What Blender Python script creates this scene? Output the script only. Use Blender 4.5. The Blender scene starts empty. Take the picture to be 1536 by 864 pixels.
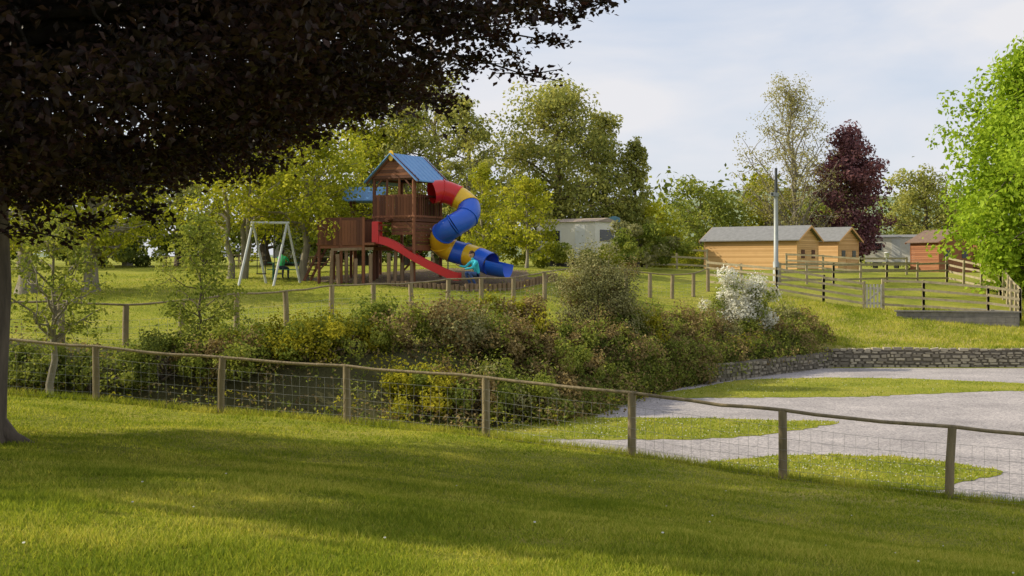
import bpy, math, random
import numpy as np
from mathutils import Vector, Matrix
R=np.random.RandomState(7); random.seed(7)
F=1900.0; HOR=400.0
def PX(px,d): return (px-768.0)/F*d
def PZ(row,d): return (HOR-row)/F*d
def pt(px,row,d): return (PX(px,d),d,PZ(row,d))
scene=bpy.context.scene
# ------------------------------------------------------------ terrain
def mk_rbf(P,c):
    P=np.array(P,float); A=np.sqrt(((P[:,None,:2]-P[None,:,:2])**2).sum(-1)+c*c)
    n=len(P); M=np.zeros((n+1,n+1)); M[:n,:n]=A-np.eye(n)*0.05; M[:n,n]=1; M[n,:n]=1
    b=np.append(P[:,2],0); w=np.linalg.solve(M,b)
    def f(x,y):
        x=np.asarray(x,float).ravel(); y=np.asarray(y,float).ravel(); o=np.empty(len(x))
        for i in range(0,len(x),40000):
            a=np.sqrt((x[i:i+40000,None]-P[None,:,0])**2+(y[i:i+40000,None]-P[None,:,1])**2+c*c)
            o[i:i+40000]=a@w[:n]+w[n]
        return o
    return f
FENCE=[(-13.8,26.3,-2.35),(-11.1,26,-2.53),(-8.4,25.6,-2.73),(-5.8,25.2,-2.92),(-3.2,24.6,-3.04),(-.48,23.6,-3.17),(2.1,22.2,-3.32),(4.45,20.8,-3.47),(6.9,20,-3.65),(9.4,19.3,-3.78),(12,18.7,-3.85)]
Lp=[(-30,0,-1.1),(30,0,-2.2),(0,2,-1.6),(0,6.5,-1.6),(-3.5,6.5,-1.42),(3.5,6.5,-1.85),(-5,12,-1.86),(-8,12,-1.8),(0,12,-2.25),(0,16,-2.75),(5,13,-2.95),(9,13,-3.2),(-6.7,16.4,-2.27),(5,17,-3.25),(0,20,-3.0),(-12,18,-2.1),(-2.8,10.5,-1.8),(-3,16,-2.5),(20,14,-3.6),(-25,25,-2.0),(-25,12,-1.4)]+FENCE
fL=mk_rbf(Lp,2.0)
Up=[pt(*a) for a in [(-100,525,32),(93,512,33),(188,518,34.5),(355,495,38),(430,488,41),(497,478,43),(617,470,46),(672,463,48),(817,449,53),(975,447,58),(1040,444,60),
 (40,443,50),(135,438,50),(355,420,57),(455,424,56),(0,405,68),(250,405,68),(600,419,56),(700,417,56),(850,415,57),(-300,405,68),(-300,440,50),
 (1000,405,72),(1080,404,80),(1200,404,82),(1165,445,60),(1300,461,60),(1390,470,58.5),(1535,483,57),(1750,490,57),(1240,516,50.2),(1536,522,50.2),(1700,524,50.2),(2000,524,50.2),
 (1450,410,80),(1700,410,80),(2000,410,80),(1100,416,95),(1300,416,95),(700,510,36),(1000,512,46),(400,530,33),(100,540,31),(895,497,45),(1150,500,50),
 (768,398,110),(0,398,110),(1500,400,120),(-400,398,110),(2200,410,100)]]
fU=mk_rbf(Up,2.5)
BL=np.array([(-60,31),(-15,28.5),(-3,29.5),(-1.1,30),(1,32),(3.2,37),(5,41),(12.3,49.4),(80,49.4)],float)
def sdist(x,y):
    best=np.full(len(x),1e9); sg=np.ones(len(x))
    for a,b in zip(BL[:-1],BL[1:]):
        d=b-a; L=np.hypot(*d); t=np.clip(((x-a[0])*d[0]+(y-a[1])*d[1])/L**2,0,1)
        qx=x-(a[0]+t*d[0]); qy=y-(a[1]+t*d[1]); dist=np.hypot(qx,qy)
        s=np.sign(d[0]*qy-d[1]*qx); m=dist<best-1e-9
        best[m]=dist[m]; sg[m]=s[m]
    return best*sg
def sst(t): t=np.clip(t,0,1); return t*t*(3-2*t)
FX=[p[0] for p in FENCE]; FY=[p[1] for p in FENCE]
CPZ=-3.9
def terr(x,y,full=False):
    x=np.atleast_1d(np.asarray(x,float)).copy(); y=np.atleast_1d(np.asarray(y,float)).copy()
    xo,yo=x.copy(),y.copy()
    x=np.clip(x,-45,50); y=np.clip(y,-5,115)
    L=fL(x,np.minimum(y,30)); fy=np.interp(x,FX,FY)
    w=np.interp(x,[-1,6],[2.6,1.1]); L=L+(CPZ-L)*sst((y-fy-.15)/w)
    L=L+np.where(y<fy,0.035*np.sin(x*1.3+y*.7)*np.sin(y*.9-x*.4),0)
    U=fU(x,np.maximum(y,29)); s=sdist(x,y)
    bw=np.interp(x,[-1,1.5,3,12,13],[3.6,2.4,.9,.5,.3])
    k=sst((s+.02)/bw); z=L+(U-L)*k
    z=z+(.04*np.sin(x*.8+1)*np.sin(y*.6))*k
    far=sst((yo-130)/300); z=z+far*3.0
    if full: return z,s,k,bw
    return z
def T(x,y): return float(terr(x,y)[0])
# ------------------------------------------------------------ materials
def newmat(name):
    m=bpy.data.materials.new(name); m.use_nodes=True; m.node_tree.nodes.clear(); return m,m.node_tree
def N(nt,t,**k):
    n=nt.nodes.new(t)
    for a,b in k.items():
        if a.startswith('i_'):
            key=a[2:]; key=int(key) if key.isdigit() else key
            n.inputs[key].default_value=b
        else: setattr(n,a,b)
    return n
def ramp(nt,stops):
    r=nt.nodes.new('ShaderNodeValToRGB'); e=r.color_ramp.elements
    while len(e)<len(stops): e.new(.5)
    for i,(p,c) in enumerate(stops): e[i].position=p; e[i].color=(c[0],c[1],c[2],1)
    return r
def mat_pbr(name,c1,c2=None,scale=4,rough=.7,bump=.2,stretch=(1,1,1),detail=5,island=False,bscale=None,metal=0,spec=.3):
    m,nt=newmat(name); l=nt.links
    c2=c2 or tuple(x*.7 for x in c1)
    tc=N(nt,'ShaderNodeTexCoord'); mp=N(nt,'ShaderNodeMapping'); mp.inputs['Scale'].default_value=stretch
    l.new(tc.outputs['Object'],mp.inputs[0])
    no=N(nt,'ShaderNodeTexNoise',i_Scale=scale,i_Detail=detail,i_Roughness=.65); l.new(mp.outputs[0],no.inputs['Vector'])
    r=ramp(nt,[(.3,c1),(.7,c2)]); 
    fac=no.outputs[0]
    if island:
        g=N(nt,'ShaderNodeNewGeometry'); a=N(nt,'ShaderNodeMath',operation='MULTIPLY_ADD'); a.inputs[1].default_value=.6
        l.new(g.outputs['Random Per Island'],a.inputs[0]); 
        b=N(nt,'ShaderNodeMath',operation='MULTIPLY',i_1=.45); l.new(fac,b.inputs[0]); l.new(b.outputs[0],a.inputs[2]); fac=a.outputs[0]
    l.new(fac,r.inputs[0])
    p=N(nt,'ShaderNodeBsdfPrincipled',i_Roughness=rough,i_Metallic=metal); p.inputs['Specular IOR Level'].default_value=spec
    l.new(r.outputs[0],p.inputs['Base Color'])
    if bump>0:
        n2=N(nt,'ShaderNodeTexNoise',i_Scale=(bscale or scale*4),i_Detail=4); l.new(mp.outputs[0],n2.inputs['Vector'])
        bp=N(nt,'ShaderNodeBump',i_Strength=bump,i_Distance=.03); l.new(n2.outputs[0],bp.inputs['Height']); l.new(bp.outputs[0],p.inputs['Normal'])
    o=N(nt,'ShaderNodeOutputMaterial'); l.new(p.outputs[0],o.inputs[0]); return m
def mat_leaf(name,cols,trans=.35,nscale=.8,tint=(1.2,1.12,.75),gain=1.0,gloss=False):
    m,nt=newmat(name); l=nt.links; cols=[tuple(x*gain for x in c) for c in cols]
    g=N(nt,'ShaderNodeNewGeometry'); tc=N(nt,'ShaderNodeTexCoord')
    no=N(nt,'ShaderNodeTexNoise',i_Scale=nscale,i_Detail=2); l.new(tc.outputs['Object'],no.inputs['Vector'])
    a=N(nt,'ShaderNodeMath',operation='MULTIPLY',i_1=.55); l.new(g.outputs['Random Per Island'],a.inputs[0])
    b=N(nt,'ShaderNodeMath',operation='MULTIPLY_ADD',i_1=1.3); l.new(no.outputs[0],b.inputs[0]); 
    s=N(nt,'ShaderNodeMath',operation='SUBTRACT',i_1=.42); l.new(a.outputs[0],s.inputs[0]); l.new(s.outputs[0],b.inputs[2])
    n=len(cols); r=ramp(nt,[((i+.5)/n,c) for i,c in enumerate(cols)]); l.new(b.outputs[0],r.inputs[0])
    if gloss:
        d=N(nt,'ShaderNodeBsdfPrincipled',i_Roughness=.5); d.inputs['Specular IOR Level'].default_value=.3; l.new(r.outputs[0],d.inputs['Base Color'])
    else:
        d=N(nt,'ShaderNodeBsdfDiffuse'); l.new(r.outputs[0],d.inputs[0])
    t=N(nt,'ShaderNodeBsdfTranslucent'); mx=N(nt,'ShaderNodeMix',data_type='RGBA',blend_type='MULTIPLY'); mx.inputs[0].default_value=1
    l.new(r.outputs[0],mx.inputs[6]); mx.inputs[7].default_value=(*tint,1); l.new(mx.outputs[2],t.inputs[0])
    ms=N(nt,'ShaderNodeMixShader',i_0=trans); l.new(d.outputs[0],ms.inputs[1]); l.new(t.outputs[0],ms.inputs[2])
    o=N(nt,'ShaderNodeOutputMaterial'); l.new(ms.outputs[0],o.inputs[0]); return m
# ------------------------------------------------------------ mesh builder
class MB:
    def __init__(s): s.v=[];s.f=[];s.m=[];s.n=0;s.sm=[]
    def add(s,V,Fc,mat=0,smooth=False):
        V=np.asarray(V,float).reshape(-1,3); s.v.append(V)
        if isinstance(Fc,np.ndarray): Fc=[Fc]
        else:
            d={}
            for f in Fc: d.setdefault(len(f),[]).append(f)
            Fc=[np.array(x) for x in d.values()]
        for f in Fc: s.f.append(f+s.n); s.m.append((len(f),mat,smooth))
        s.n+=len(V)
    def box(s,c,size,rz=0,mat=0,M=None):
        x,y,z=[a/2 for a in size]
        V=np.array([(-x,-y,-z),(x,-y,-z),(x,y,-z),(-x,y,-z),(-x,-y,z),(x,-y,z),(x,y,z),(-x,y,z)])
        if M is None:
            ca,sa=math.cos(rz),math.sin(rz); M=np.array([[ca,-sa,0],[sa,ca,0],[0,0,1]])
        V=V@np.array(M).T+np.array(c)
        s.add(V,np.array([(0,3,2,1),(4,5,6,7),(0,1,5,4),(1,2,6,5),(2,3,7,6),(3,0,4,7)]),mat)
    def beam(s,a,b,w,h,mat=0):
        a=np.array(a,float);b=np.array(b,float);d=b-a;L=np.linalg.norm(d);d/=L
        up=np.array([0,0,1.]) if abs(d[2])<.95 else np.array([0,1.,0])
        x=np.cross(d,up);x/=np.linalg.norm(x);u=np.cross(x,d)
        s.box((a+b)/2,(w,L,h),mat=mat,M=np.stack([x,d,u],1))
    def tube(s,P,r,sides=6,mat=0,cap=True,smooth=True):
        P=np.asarray(P,float);n=len(P);r=np.broadcast_to(np.asarray(r,float),(n,))
        t=np.gradient(P,axis=0);t/=np.linalg.norm(t,axis=1)[:,None]+1e-9
        ref=np.array([0,0,1.]) if np.abs(t[:,2]).mean()<.8 else np.array([0,1.,0])
        x=np.cross(t,ref);x/=np.linalg.norm(x,axis=1)[:,None]+1e-9;u=np.cross(x,t)
        a=np.arange(sides)/sides*2*math.pi
        V=P[:,None]+(x[:,None]*np.cos(a)[None,:,None]+u[:,None]*np.sin(a)[None,:,None])*r[:,None,None]
        i=np.arange(n-1)[:,None]*sides;j=np.arange(sides)[None];k=(j+1)%sides
        Q=np.stack([i+j,i+k,i+sides+k,i+sides+j],-1).reshape(-1,4)
        s.add(V.reshape(-1,3),Q,mat,smooth)
        if cap:
            s.add(V[0],[tuple(range(sides))],mat); s.add(V[-1],[tuple(range(sides))[::-1]],mat)
    def leaves(s,C,size,nrm=None,mat=0,jit=.35,aspect=.6):
        n=len(C)
        nv=R.normal(size=(n,3)); nv/=np.linalg.norm(nv,axis=1)[:,None]+1e-9
        if nrm is not None: nv=nv*.75+nrm; nv/=np.linalg.norm(nv,axis=1)[:,None]+1e-9
        a=R.normal(size=(n,3)); a=np.cross(nv,a); a/=np.linalg.norm(a,axis=1)[:,None]+1e-9
        b=np.cross(nv,a); sz=(size*(1+jit*R.uniform(-1,1,n)))[:,None]*.5
        V=np.stack([C-a*sz,C-b*sz*aspect+nv*sz*.15,C+a*sz,C+b*sz*aspect+nv*sz*.15],1)
        s.add(V.reshape(-1,3),np.arange(n*4).reshape(n,4),mat)
    def obj(s,name,mats,origin=(0,0,0),parent=None):
        V=np.concatenate(s.v)-np.array(origin)
        me=bpy.data.meshes.new(name)
        lt=np.concatenate([np.full(len(f),f.shape[1]) for f in s.f]); lv=np.concatenate([f.ravel() for f in s.f])
        me.vertices.add(len(V)); me.vertices.foreach_set('co',V.astype(np.float32).ravel())
        me.loops.add(len(lv)); me.loops.foreach_set('vertex_index',lv.astype(np.int32))
        me.polygons.add(len(lt)); me.polygons.foreach_set('loop_start',np.concatenate([[0],np.cumsum(lt)[:-1]]).astype(np.int32))
        me.polygons.foreach_set('loop_total',lt.astype(np.int32))
        me.polygons.foreach_set('material_index',np.concatenate([np.full(n,m) for n,m,_ in s.m]).astype(np.int32))
        me.polygons.foreach_set('use_smooth',np.concatenate([np.full(n,sm) for n,_,sm in s.m]))
        me.update(calc_edges=True); me.validate()
        for m in mats: me.materials.append(m)
        o=bpy.data.objects.new(name,me); scene.collection.objects.link(o); o.location=origin
        if parent is not None:
            o.parent=parent; o.matrix_parent_inverse=Matrix.Translation(parent.location).inverted()
        return o
def empty(name,loc):
    e=bpy.data.objects.new(name,None); e.location=loc; e.empty_display_size=.3; scene.collection.objects.link(e); return e
# ------------------------------------------------------------ ground
def ground_mat():
    m,nt=newmat('grass_ground'); l=nt.links
    g=N(nt,'ShaderNodeNewGeometry')
    n1=N(nt,'ShaderNodeTexNoise',i_Scale=.45,i_Detail=7,i_Roughness=.65); l.new(g.outputs['Position'],n1.inputs['Vector'])
    n2=N(nt,'ShaderNodeTexNoise',i_Scale=9,i_Detail=6,i_Roughness=.75); l.new(g.outputs['Position'],n2.inputs['Vector'])
    r1=ramp(nt,[(.3,(.18,.215,.022)),(.5,(.30,.32,.04)),(.7,(.43,.39,.085))]); l.new(n1.outputs[0],r1.inputs[0])
    r2=ramp(nt,[(.3,(.5,.55,.5)),(.65,(1.15,1.1,1))]); l.new(n2.outputs[0],r2.inputs[0])
    mx=N(nt,'ShaderNodeMix',data_type='RGBA',blend_type='MULTIPLY'); mx.inputs[0].default_value=1
    l.new(r1.outputs[0],mx.inputs[6]); l.new(r2.outputs[0],mx.inputs[7])
    ab=N(nt,'ShaderNodeAttribute',attribute_name='bank'); as_=N(nt,'ShaderNodeAttribute',attribute_name='straw')
    n3=N(nt,'ShaderNodeTexNoise',i_Scale=1.2,i_Detail=6,i_Roughness=.7); l.new(g.outputs['Position'],n3.inputs['Vector'])
    rs=ramp(nt,[(.36,(0,0,0)),(.6,(1,1,1))]); l.new(n3.outputs[0],rs.inputs[0])
    ms=N(nt,'ShaderNodeMath',operation='MULTIPLY'); l.new(as_.outputs['Fac'],ms.inputs[0]); l.new(rs.outputs[0],ms.inputs[1])
    m2=N(nt,'ShaderNodeMix',data_type='RGBA'); l.new(ms.outputs[0],m2.inputs[0]); l.new(mx.outputs[2],m2.inputs[6]); m2.inputs[7].default_value=(.50,.40,.14,1)
    m3=N(nt,'ShaderNodeMix',data_type='RGBA'); l.new(ab.outputs['Fac'],m3.inputs[0]); l.new(m2.outputs[2],m3.inputs[6]); m3.inputs[7].default_value=(.09,.085,.035,1)
    p=N(nt,'ShaderNodeBsdfPrincipled',i_Roughness=.9); p.inputs['Specular IOR Level'].default_value=.1; l.new(m3.outputs[2],p.inputs['Base Color'])
    n4=N(nt,'ShaderNodeTexNoise',i_Scale=22,i_Detail=5,i_Roughness=.8); l.new(g.outputs['Position'],n4.inputs['Vector'])
    bp=N(nt,'ShaderNodeBump',i_Strength=.8,i_Distance=.06); l.new(n4.outputs[0],bp.inputs['Height']); l.new(bp.outputs[0],p.inputs['Normal'])
    o=N(nt,'ShaderNodeOutputMaterial'); l.new(p.outputs[0],o.inputs[0]); return m
def axis(segs):
    o=[]
    for a,b,st in segs: o.append(np.arange(a,b,st))
    return np.concatenate(o)
xs=np.concatenate([-np.geomspace(900,24,26),axis([(-23.5,24,.25)]),np.geomspace(24,900,26)])
ys=np.concatenate([axis([(-30,4,2),(4,62,.22),(62,120,1.0)]),np.geomspace(120,1500,26)])
GX,GY=np.meshgrid(xs,ys)
gz,gs,gk,gbw=terr(GX.ravel(),GY.ravel(),True)
mb=MB(); nx=len(xs);ny=len(ys)
i=np.arange(ny-1)[:,None]*nx;j=np.arange(nx-1)[None]
Q=np.stack([i+j,i+j+1,i+j+1+nx,i+j+nx],-1).reshape(-1,4)
mb.add(np.stack([GX.ravel(),GY.ravel(),gz],1),Q,0,True)
g=mb.obj('ground',[ground_mat()])
x_,y_=GX.ravel(),GY.ravel()
bank=sst((gs+1.0)/1.0)*(1-sst((gs-4.2)/1.2)); bank*=np.interp(x_,[10.5,12.5],[1,0])*(y_<60)*(x_>-30)
straw=np.interp(x_,[8,11],[0,1])*sst((gs)/.3)*(1-sst((y_-59)/3))
far_l=np.where(y_<26,.6,0)*np.interp(x_,[0,5],[0,1])*np.interp(np.interp(x_,FX,FY)-y_,[0,4],[1,.2])
straw=np.maximum(straw,far_l)
for nm,a in (('bank',bank),('straw',straw)):
    at=g.data.attributes.new(nm,'FLOAT','POINT'); at.data.foreach_set('value',a.astype(np.float32))
# ------------------------------------------------------------ car park
def onplane(px,row): d=-CPZ*F/(row-HOR); return (PX(px,d),d)
def sheet(name,pix,z,mat,jit=.08):
    P=np.array([onplane(*p) for p in pix]); out=[]
    n=len(P)
    for k in range(n):
        a,b=P[k],P[(k+1)%n]; p0,p3=P[k-1],P[(k+2)%n]; st=max(2,int(np.linalg.norm(b-a)/.25))
        for t in np.arange(st)/st:
            q=.5*((2*a)+(-p0+b)*t+(2*p0-5*a+4*b-p3)*t*t+(-p0+3*a-3*b+p3)*t**3)
            out.append(q+R.uniform(-jit,jit,2))
    out=np.array(out); V=np.column_stack([out,np.full(len(out),z)])
    mb=MB(); mb.add(V,[tuple(range(len(V)))]); o=mb.obj(name,[mat]); return out
def gravel_mat():
    m,nt=newmat('gravel'); l=nt.links; g=N(nt,'ShaderNodeNewGeometry')
    n1=N(nt,'ShaderNodeTexNoise',i_Scale=.5,i_Detail=6,i_Roughness=.6); l.new(g.outputs['Position'],n1.inputs['Vector'])
    v=N(nt,'ShaderNodeTexVoronoi',i_Scale=26); l.new(g.outputs['Position'],v.inputs['Vector'])
    r=ramp(nt,[(.3,(.29,.265,.26)),(.5,(.38,.35,.34)),(.7,(.47,.43,.415))]); l.new(n1.outputs[0],r.inputs[0])
    h=N(nt,'ShaderNodeSeparateColor'); l.new(v.outputs['Color'],h.inputs[0])
    r2=ramp(nt,[(0,(.55,.55,.57)),(1,(1.25,1.22,1.2))]); l.new(h.outputs[0],r2.inputs[0])
    mx=N(nt,'ShaderNodeMix',data_type='RGBA',blend_type='MULTIPLY'); mx.inputs[0].default_value=1; l.new(r.outputs[0],mx.inputs[6]); l.new(r2.outputs[0],mx.inputs[7])
    p=N(nt,'ShaderNodeBsdfPrincipled',i_Roughness=.95); l.new(mx.outputs[2],p.inputs['Base Color'])
    bp=N(nt,'ShaderNodeBump',i_Strength=.5,i_Distance=.02); l.new(v.outputs['Distance'],bp.inputs['Height']); l.new(bp.outputs[0],p.inputs['Normal'])
    o=N(nt,'ShaderNodeOutputMaterial'); l.new(p.outputs[0],o.inputs[0]); return m
GM=gravel_mat(); GRM=g.data.materials[0]
sheet('gravel_car_park',[(1180,556),(1250,552.5),(1500,552.5),(2000,552.5),(2100,640),(1900,770),(1536,753),(1430,742),(1250,722),(1080,700),(950,688),(880,673),(810,660),(860,640),(940,605),(1010,585),(1100,566)],CPZ+.006,GM,.05)
isl=[]
isl.append(sheet('grass_verge',[(985,592),(1060,580),(1120,570),(1300,567),(1536,575),(1800,586),(1800,600),(1536,587),(1300,595),(1100,597),(1030,597)],CPZ+.012,GRM,.12))
isl.append(sheet('grass_verge',[(735,645),(800,629),(1000,627),(1200,631),(1258,634),(1200,645),(1080,658),(830,660),(720,658)],CPZ+.012,GRM,.12))
isl.append(sheet('grass_verge',[(1060,699),(1120,689),(1200,683),(1350,686),(1500,706),(1495,714),(1430,728),(1400,736),(1250,722)],CPZ+.012,GRM,.12))
# ------------------------------------------------------------ grass blades
def inpoly(x,y,P):
    c=np.zeros(len(x),bool); n=len(P)
    for k in range(n):
        x1,y1=P[k];x2,y2=P[k-1]
        m=((y1>y)!=(y2>y))&(x<(x2-x1)*(y-y1)/((y2-y1)+1e-12)+x1); c^=m
    return c
def blades(C,h,w,mb,mat=0):
    n=len(C); a=R.uniform(0,2*math.pi,n); dx=np.stack([np.cos(a),np.sin(a),np.zeros(n)],1)*(w*.5)[:,None]
    top=C+np.stack([R.normal(0,.5,n)*h,R.normal(0,.5,n)*h,h],1)
    V=np.stack([C-dx,C+dx,top],1); mb.add(V.reshape(-1,3),np.arange(n*3).reshape(n,3),mat)
mat_grass=mat_leaf('grass_blades',[(.12,.165,.018),(.225,.26,.03),(.40,.375,.08)],.4,.7,(1.15,1.1,.65),gain=1.42)
mb=MB()
n=330000; d=5.2*(28/5.2)**R.uniform(0,1,n); u=R.uniform(-.44,.44,n); X=u*d; Y=d
fy=np.interp(X,FX,FY); k=Y<fy+1.2; X,Y,d=X[k],Y[k],d[k]
nn=np.sin(X*2.1+Y*1.7)*np.sin(Y*2.9-X*.8)+.8*np.sin(X*5.3-Y*3.1)*np.sin(Y*6.1+X*2); h=(.030+.010*nn)*(R.uniform(.6,1.6,len(X)))
C=np.stack([X,Y,terr(X,Y)-.004],1); blades(C,h,.0045+.0008*d,mb)
s=R.uniform(-13,11,18000); X=s; Y=np.interp(s,FX,FY)+R.normal(0,.12,18000)+.02
C=np.stack([X,Y,terr(X,Y)],1); blades(C,R.uniform(.04,.18,18000),np.full(18000,.012),mb)
for P in isl:
    n=6000; lo,hi=P.min(0),P.max(0); hi=np.minimum(hi,[24,60]); X=R.uniform(lo[0],hi[0],n);Y=R.uniform(lo[1],hi[1],n); k=inpoly(X,Y,P)
    X,Y=X[k],Y[k]; C=np.stack([X,Y,np.full(len(X),CPZ+.01)],1); blades(C,R.uniform(.03,.07,len(X)),np.full(len(X),.03),mb)
n=40000; X=R.uniform(11,27,n);Y=R.uniform(49.6,60,n); C=np.stack([X,Y,terr(X,Y)],1); blades(C,R.uniform(.05,.17,n),np.full(n,.03),mb)
n=50000; X=R.uniform(-25,9,n);Y=R.uniform(33,62,n); s=sdist(X,Y); k=s>3; X,Y=X[k],Y[k]; C=np.stack([X,Y,terr(X,Y)],1); blades(C,R.uniform(.03,.08,len(X)),np.full(len(X),.03),mb)
mb.obj('lawn_grass',[mat_grass])
mb=MB(); 
def daisies(X,Y,Z,s):
    n=len(X); a=np.arange(6)/6*2*math.pi
    V=np.stack([X[:,None]+np.cos(a)*s[:,None],Y[:,None]+np.sin(a)*s[:,None]*.9,Z[:,None]+.4*s[:,None]*np.sin(a)],-1)
    mb.add(V.reshape(-1,3),np.arange(n*6).reshape(n,6))
for P,n in zip(isl,(260,420,420)):
    lo,hi=P.min(0),np.minimum(P.max(0),[24,60]); X=R.uniform(lo[0],hi[0],n);Y=R.uniform(lo[1],hi[1],n); k=inpoly(X,Y,P); X,Y=X[k],Y[k]
    daisies(X,Y,np.full(len(X),CPZ+.05),R.uniform(.008,.017,len(X)))
n=26; d=R.uniform(6,19,n); X=R.uniform(-.4,.4,n)*d; daisies(X,d,terr(X,d)+.045,R.uniform(.006,.012,n))
mb.obj('daisy_flowers',[mat_pbr('petal',(.6,.6,.5),(.45,.45,.36))])
# ------------------------------------------------------------ fences
WOOD=mat_pbr('weathered_wood',(.34,.27,.16),(.16,.13,.075),6,.85,.5,(1,1,.15),bscale=30)
WOODL=mat_pbr('pale_weathered_wood',(.46,.39,.25),(.28,.235,.14),5,.85,.4,(1,1,.4),bscale=30)
WIRE=mat_pbr('galvanised_wire',(.42,.42,.40),(.3,.3,.28),3,.45,0,metal=.6)
def wire_fence(name,pts,h,rp,rr,vstep,wr,nh=6,top=.05):
    e=empty(name,(pts[0][0],pts[0][1],T(pts[0][0],pts[0][1])))
    mb=MB(); tops=[]
    for (x,y) in pts:
        z=T(x,y); lx,ly=R.normal(0,.025,2); 
        mb.tube([(x,y,z-.3),(x+lx*.3,y+ly*.3,z+h*.5),(x+lx,y+ly,z+h+.01)],[rp*1.05,rp,rp*.97],10,smooth=True); tops.append((x+lx,y+ly,z+h))
    mb.obj('posts',[WOOD],parent=e)
    mb=MB(); P=[]
    for a,b in zip(tops[:-1],tops[1:]):
        a=np.array(a);b=np.array(b)
        for t in np.arange(5)/5: P.append(a*(1-t)+b*t+np.array([0,-rp*.3,rr*.5-.02*math.sin(t*math.pi)+R.normal(0,.006)]))
    P.append(np.array(tops[-1])+np.array([0,0,rr*.5]))
    mb.tube(P,rr,8); mb.obj('top_rail',[WOOD],parent=e)
    mb=MB(); 
    for a,b in zip(tops[:-1],tops[1:]):
        a=np.array(a)-(0,rp,0);b=np.array(b)-(0,rp,0)
        za,zb=T(a[0],a[1]),T(b[0],b[1])
        hs=np.array([.03,.16,.3,.45,.62,.8][:nh])/.8*(h-.22)
        for hh in hs:
            Q=[np.array([*(a*(1-t)+b*t)[:2],(za+hh)*(1-t)+(zb+hh)*t-.02*math.sin(math.pi*t)+R.normal(0,.004)]) for t in np.linspace(0,1,6)]
            mb.tube(Q,wr,4,cap=False)
        L=np.linalg.norm(b-a); nv=int(L/vstep)
        for kk in range(nv):
            t=(kk+.5)/nv; q=a*(1-t)+b*t; z=za*(1-t)+zb*t-.02*math.sin(math.pi*t)
            mb.tube([(q[0],q[1],z+.03),(q[0]+R.normal(0,.01),q[1],z+hs[-1]*.5),(q[0],q[1],z+hs[-1])],wr*.8,4,cap=False)
    mb.obj('wire_mesh',[WIRE],parent=e)
wire_fence('wire_fence',[(p[0],p[1]) for p in FENCE],1.1,.072,.03,.17,.0024)
mid=[(-60,31.8),(0,32.3),(93,33),(188,34.5),(272,36.2),(355,38),(430,41),(497,43),(560,44.6),(617,46),(672,48),(722,49.7),(770,51.2),(817,53),(880,55),(940,57),(975,58),(1008,59),(1040,60),(1062,61.5)]
wire_fence('wire_fence',[(PX(p,d),d) for p,d in mid],1.1,.09,.03,.3,.0035,5)
# ------------------------------------------------------------ stone walls
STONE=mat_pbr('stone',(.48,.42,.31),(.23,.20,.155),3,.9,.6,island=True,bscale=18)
STONED=mat_pbr('dark_stone',(.33,.29,.22),(.15,.135,.10),3,.9,.6,island=True,bscale=18)  # darker stone tone for the left wall run
MORT=mat_pbr('mortar',(.20,.175,.135),(.12,.105,.08),5,.95,.4)
def stone_wall(name,path,h,th=.35,sh=.13,sl=.27,drop=0,sm=None):
    mb=MB(); path=[np.array(p,float) for p in path]
    for a,b in zip(path[:-1],path[1:]):
        d=b-a; L=np.hypot(*d); u=d/L; nrm=np.array([u[1],-u[0]]); ang=math.atan2(u[1],u[0])
        c=(a+b)/2; zb=CPZ-.1
        mb.box((c[0],c[1],zb+(h+.02)/2+drop),(L,th,h+.02),ang,1)
        z=zb+.06
        while z<zb+h-.02:
            rh=sh*R.uniform(.7,1.3); t=-R.uniform(0,.2); ph=R.uniform(0,6)
            while t<L:
                w=sl*R.uniform(.45,1.7); zz=z+.025*math.sin(t*1.7+ph)+R.uniform(-.012,.012); hh=rh*R.uniform(.8,1.25)
                cx=a+u*(t+w/2)+nrm*(th/2-.04+R.uniform(0,.04))
                M=Matrix.Rotation(ang+R.normal(0,.05),3,'Z')@Matrix.Rotation(R.normal(0,.05),3,'Y')
                x,y,q=(w-.02)/2,.07,(hh-.018)/2; V=[]
                for sx,sy,sz in [(-1,-1,-1),(1,-1,-1),(1,1,-1),(-1,1,-1),(-1,-1,1),(1,-1,1),(1,1,1),(-1,1,1)]:
                    k=.86 if sy<0 else 1.0
                    V.append((sx*x*k*R.uniform(.78,1.0),sy*y,sz*q*k*R.uniform(.75,1.)))
                V=np.array(V)@np.array(M).T+np.array([cx[0],cx[1],zz+rh/2])
                mb.add(V,np.array([(0,3,2,1),(4,5,6,7),(0,1,5,4),(1,2,6,5),(2,3,7,6),(3,0,4,7)]),0); t+=w
            z+=rh
    return mb.obj(name,[sm or STONE,MORT],origin=(path[0][0],path[0][1],CPZ))
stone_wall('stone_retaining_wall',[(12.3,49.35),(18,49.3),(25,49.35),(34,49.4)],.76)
stone_wall('stone_retaining_wall',[(6.3,42.2),(8.6,45),(12.25,49.2)],.66,sm=STONED)
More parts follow.
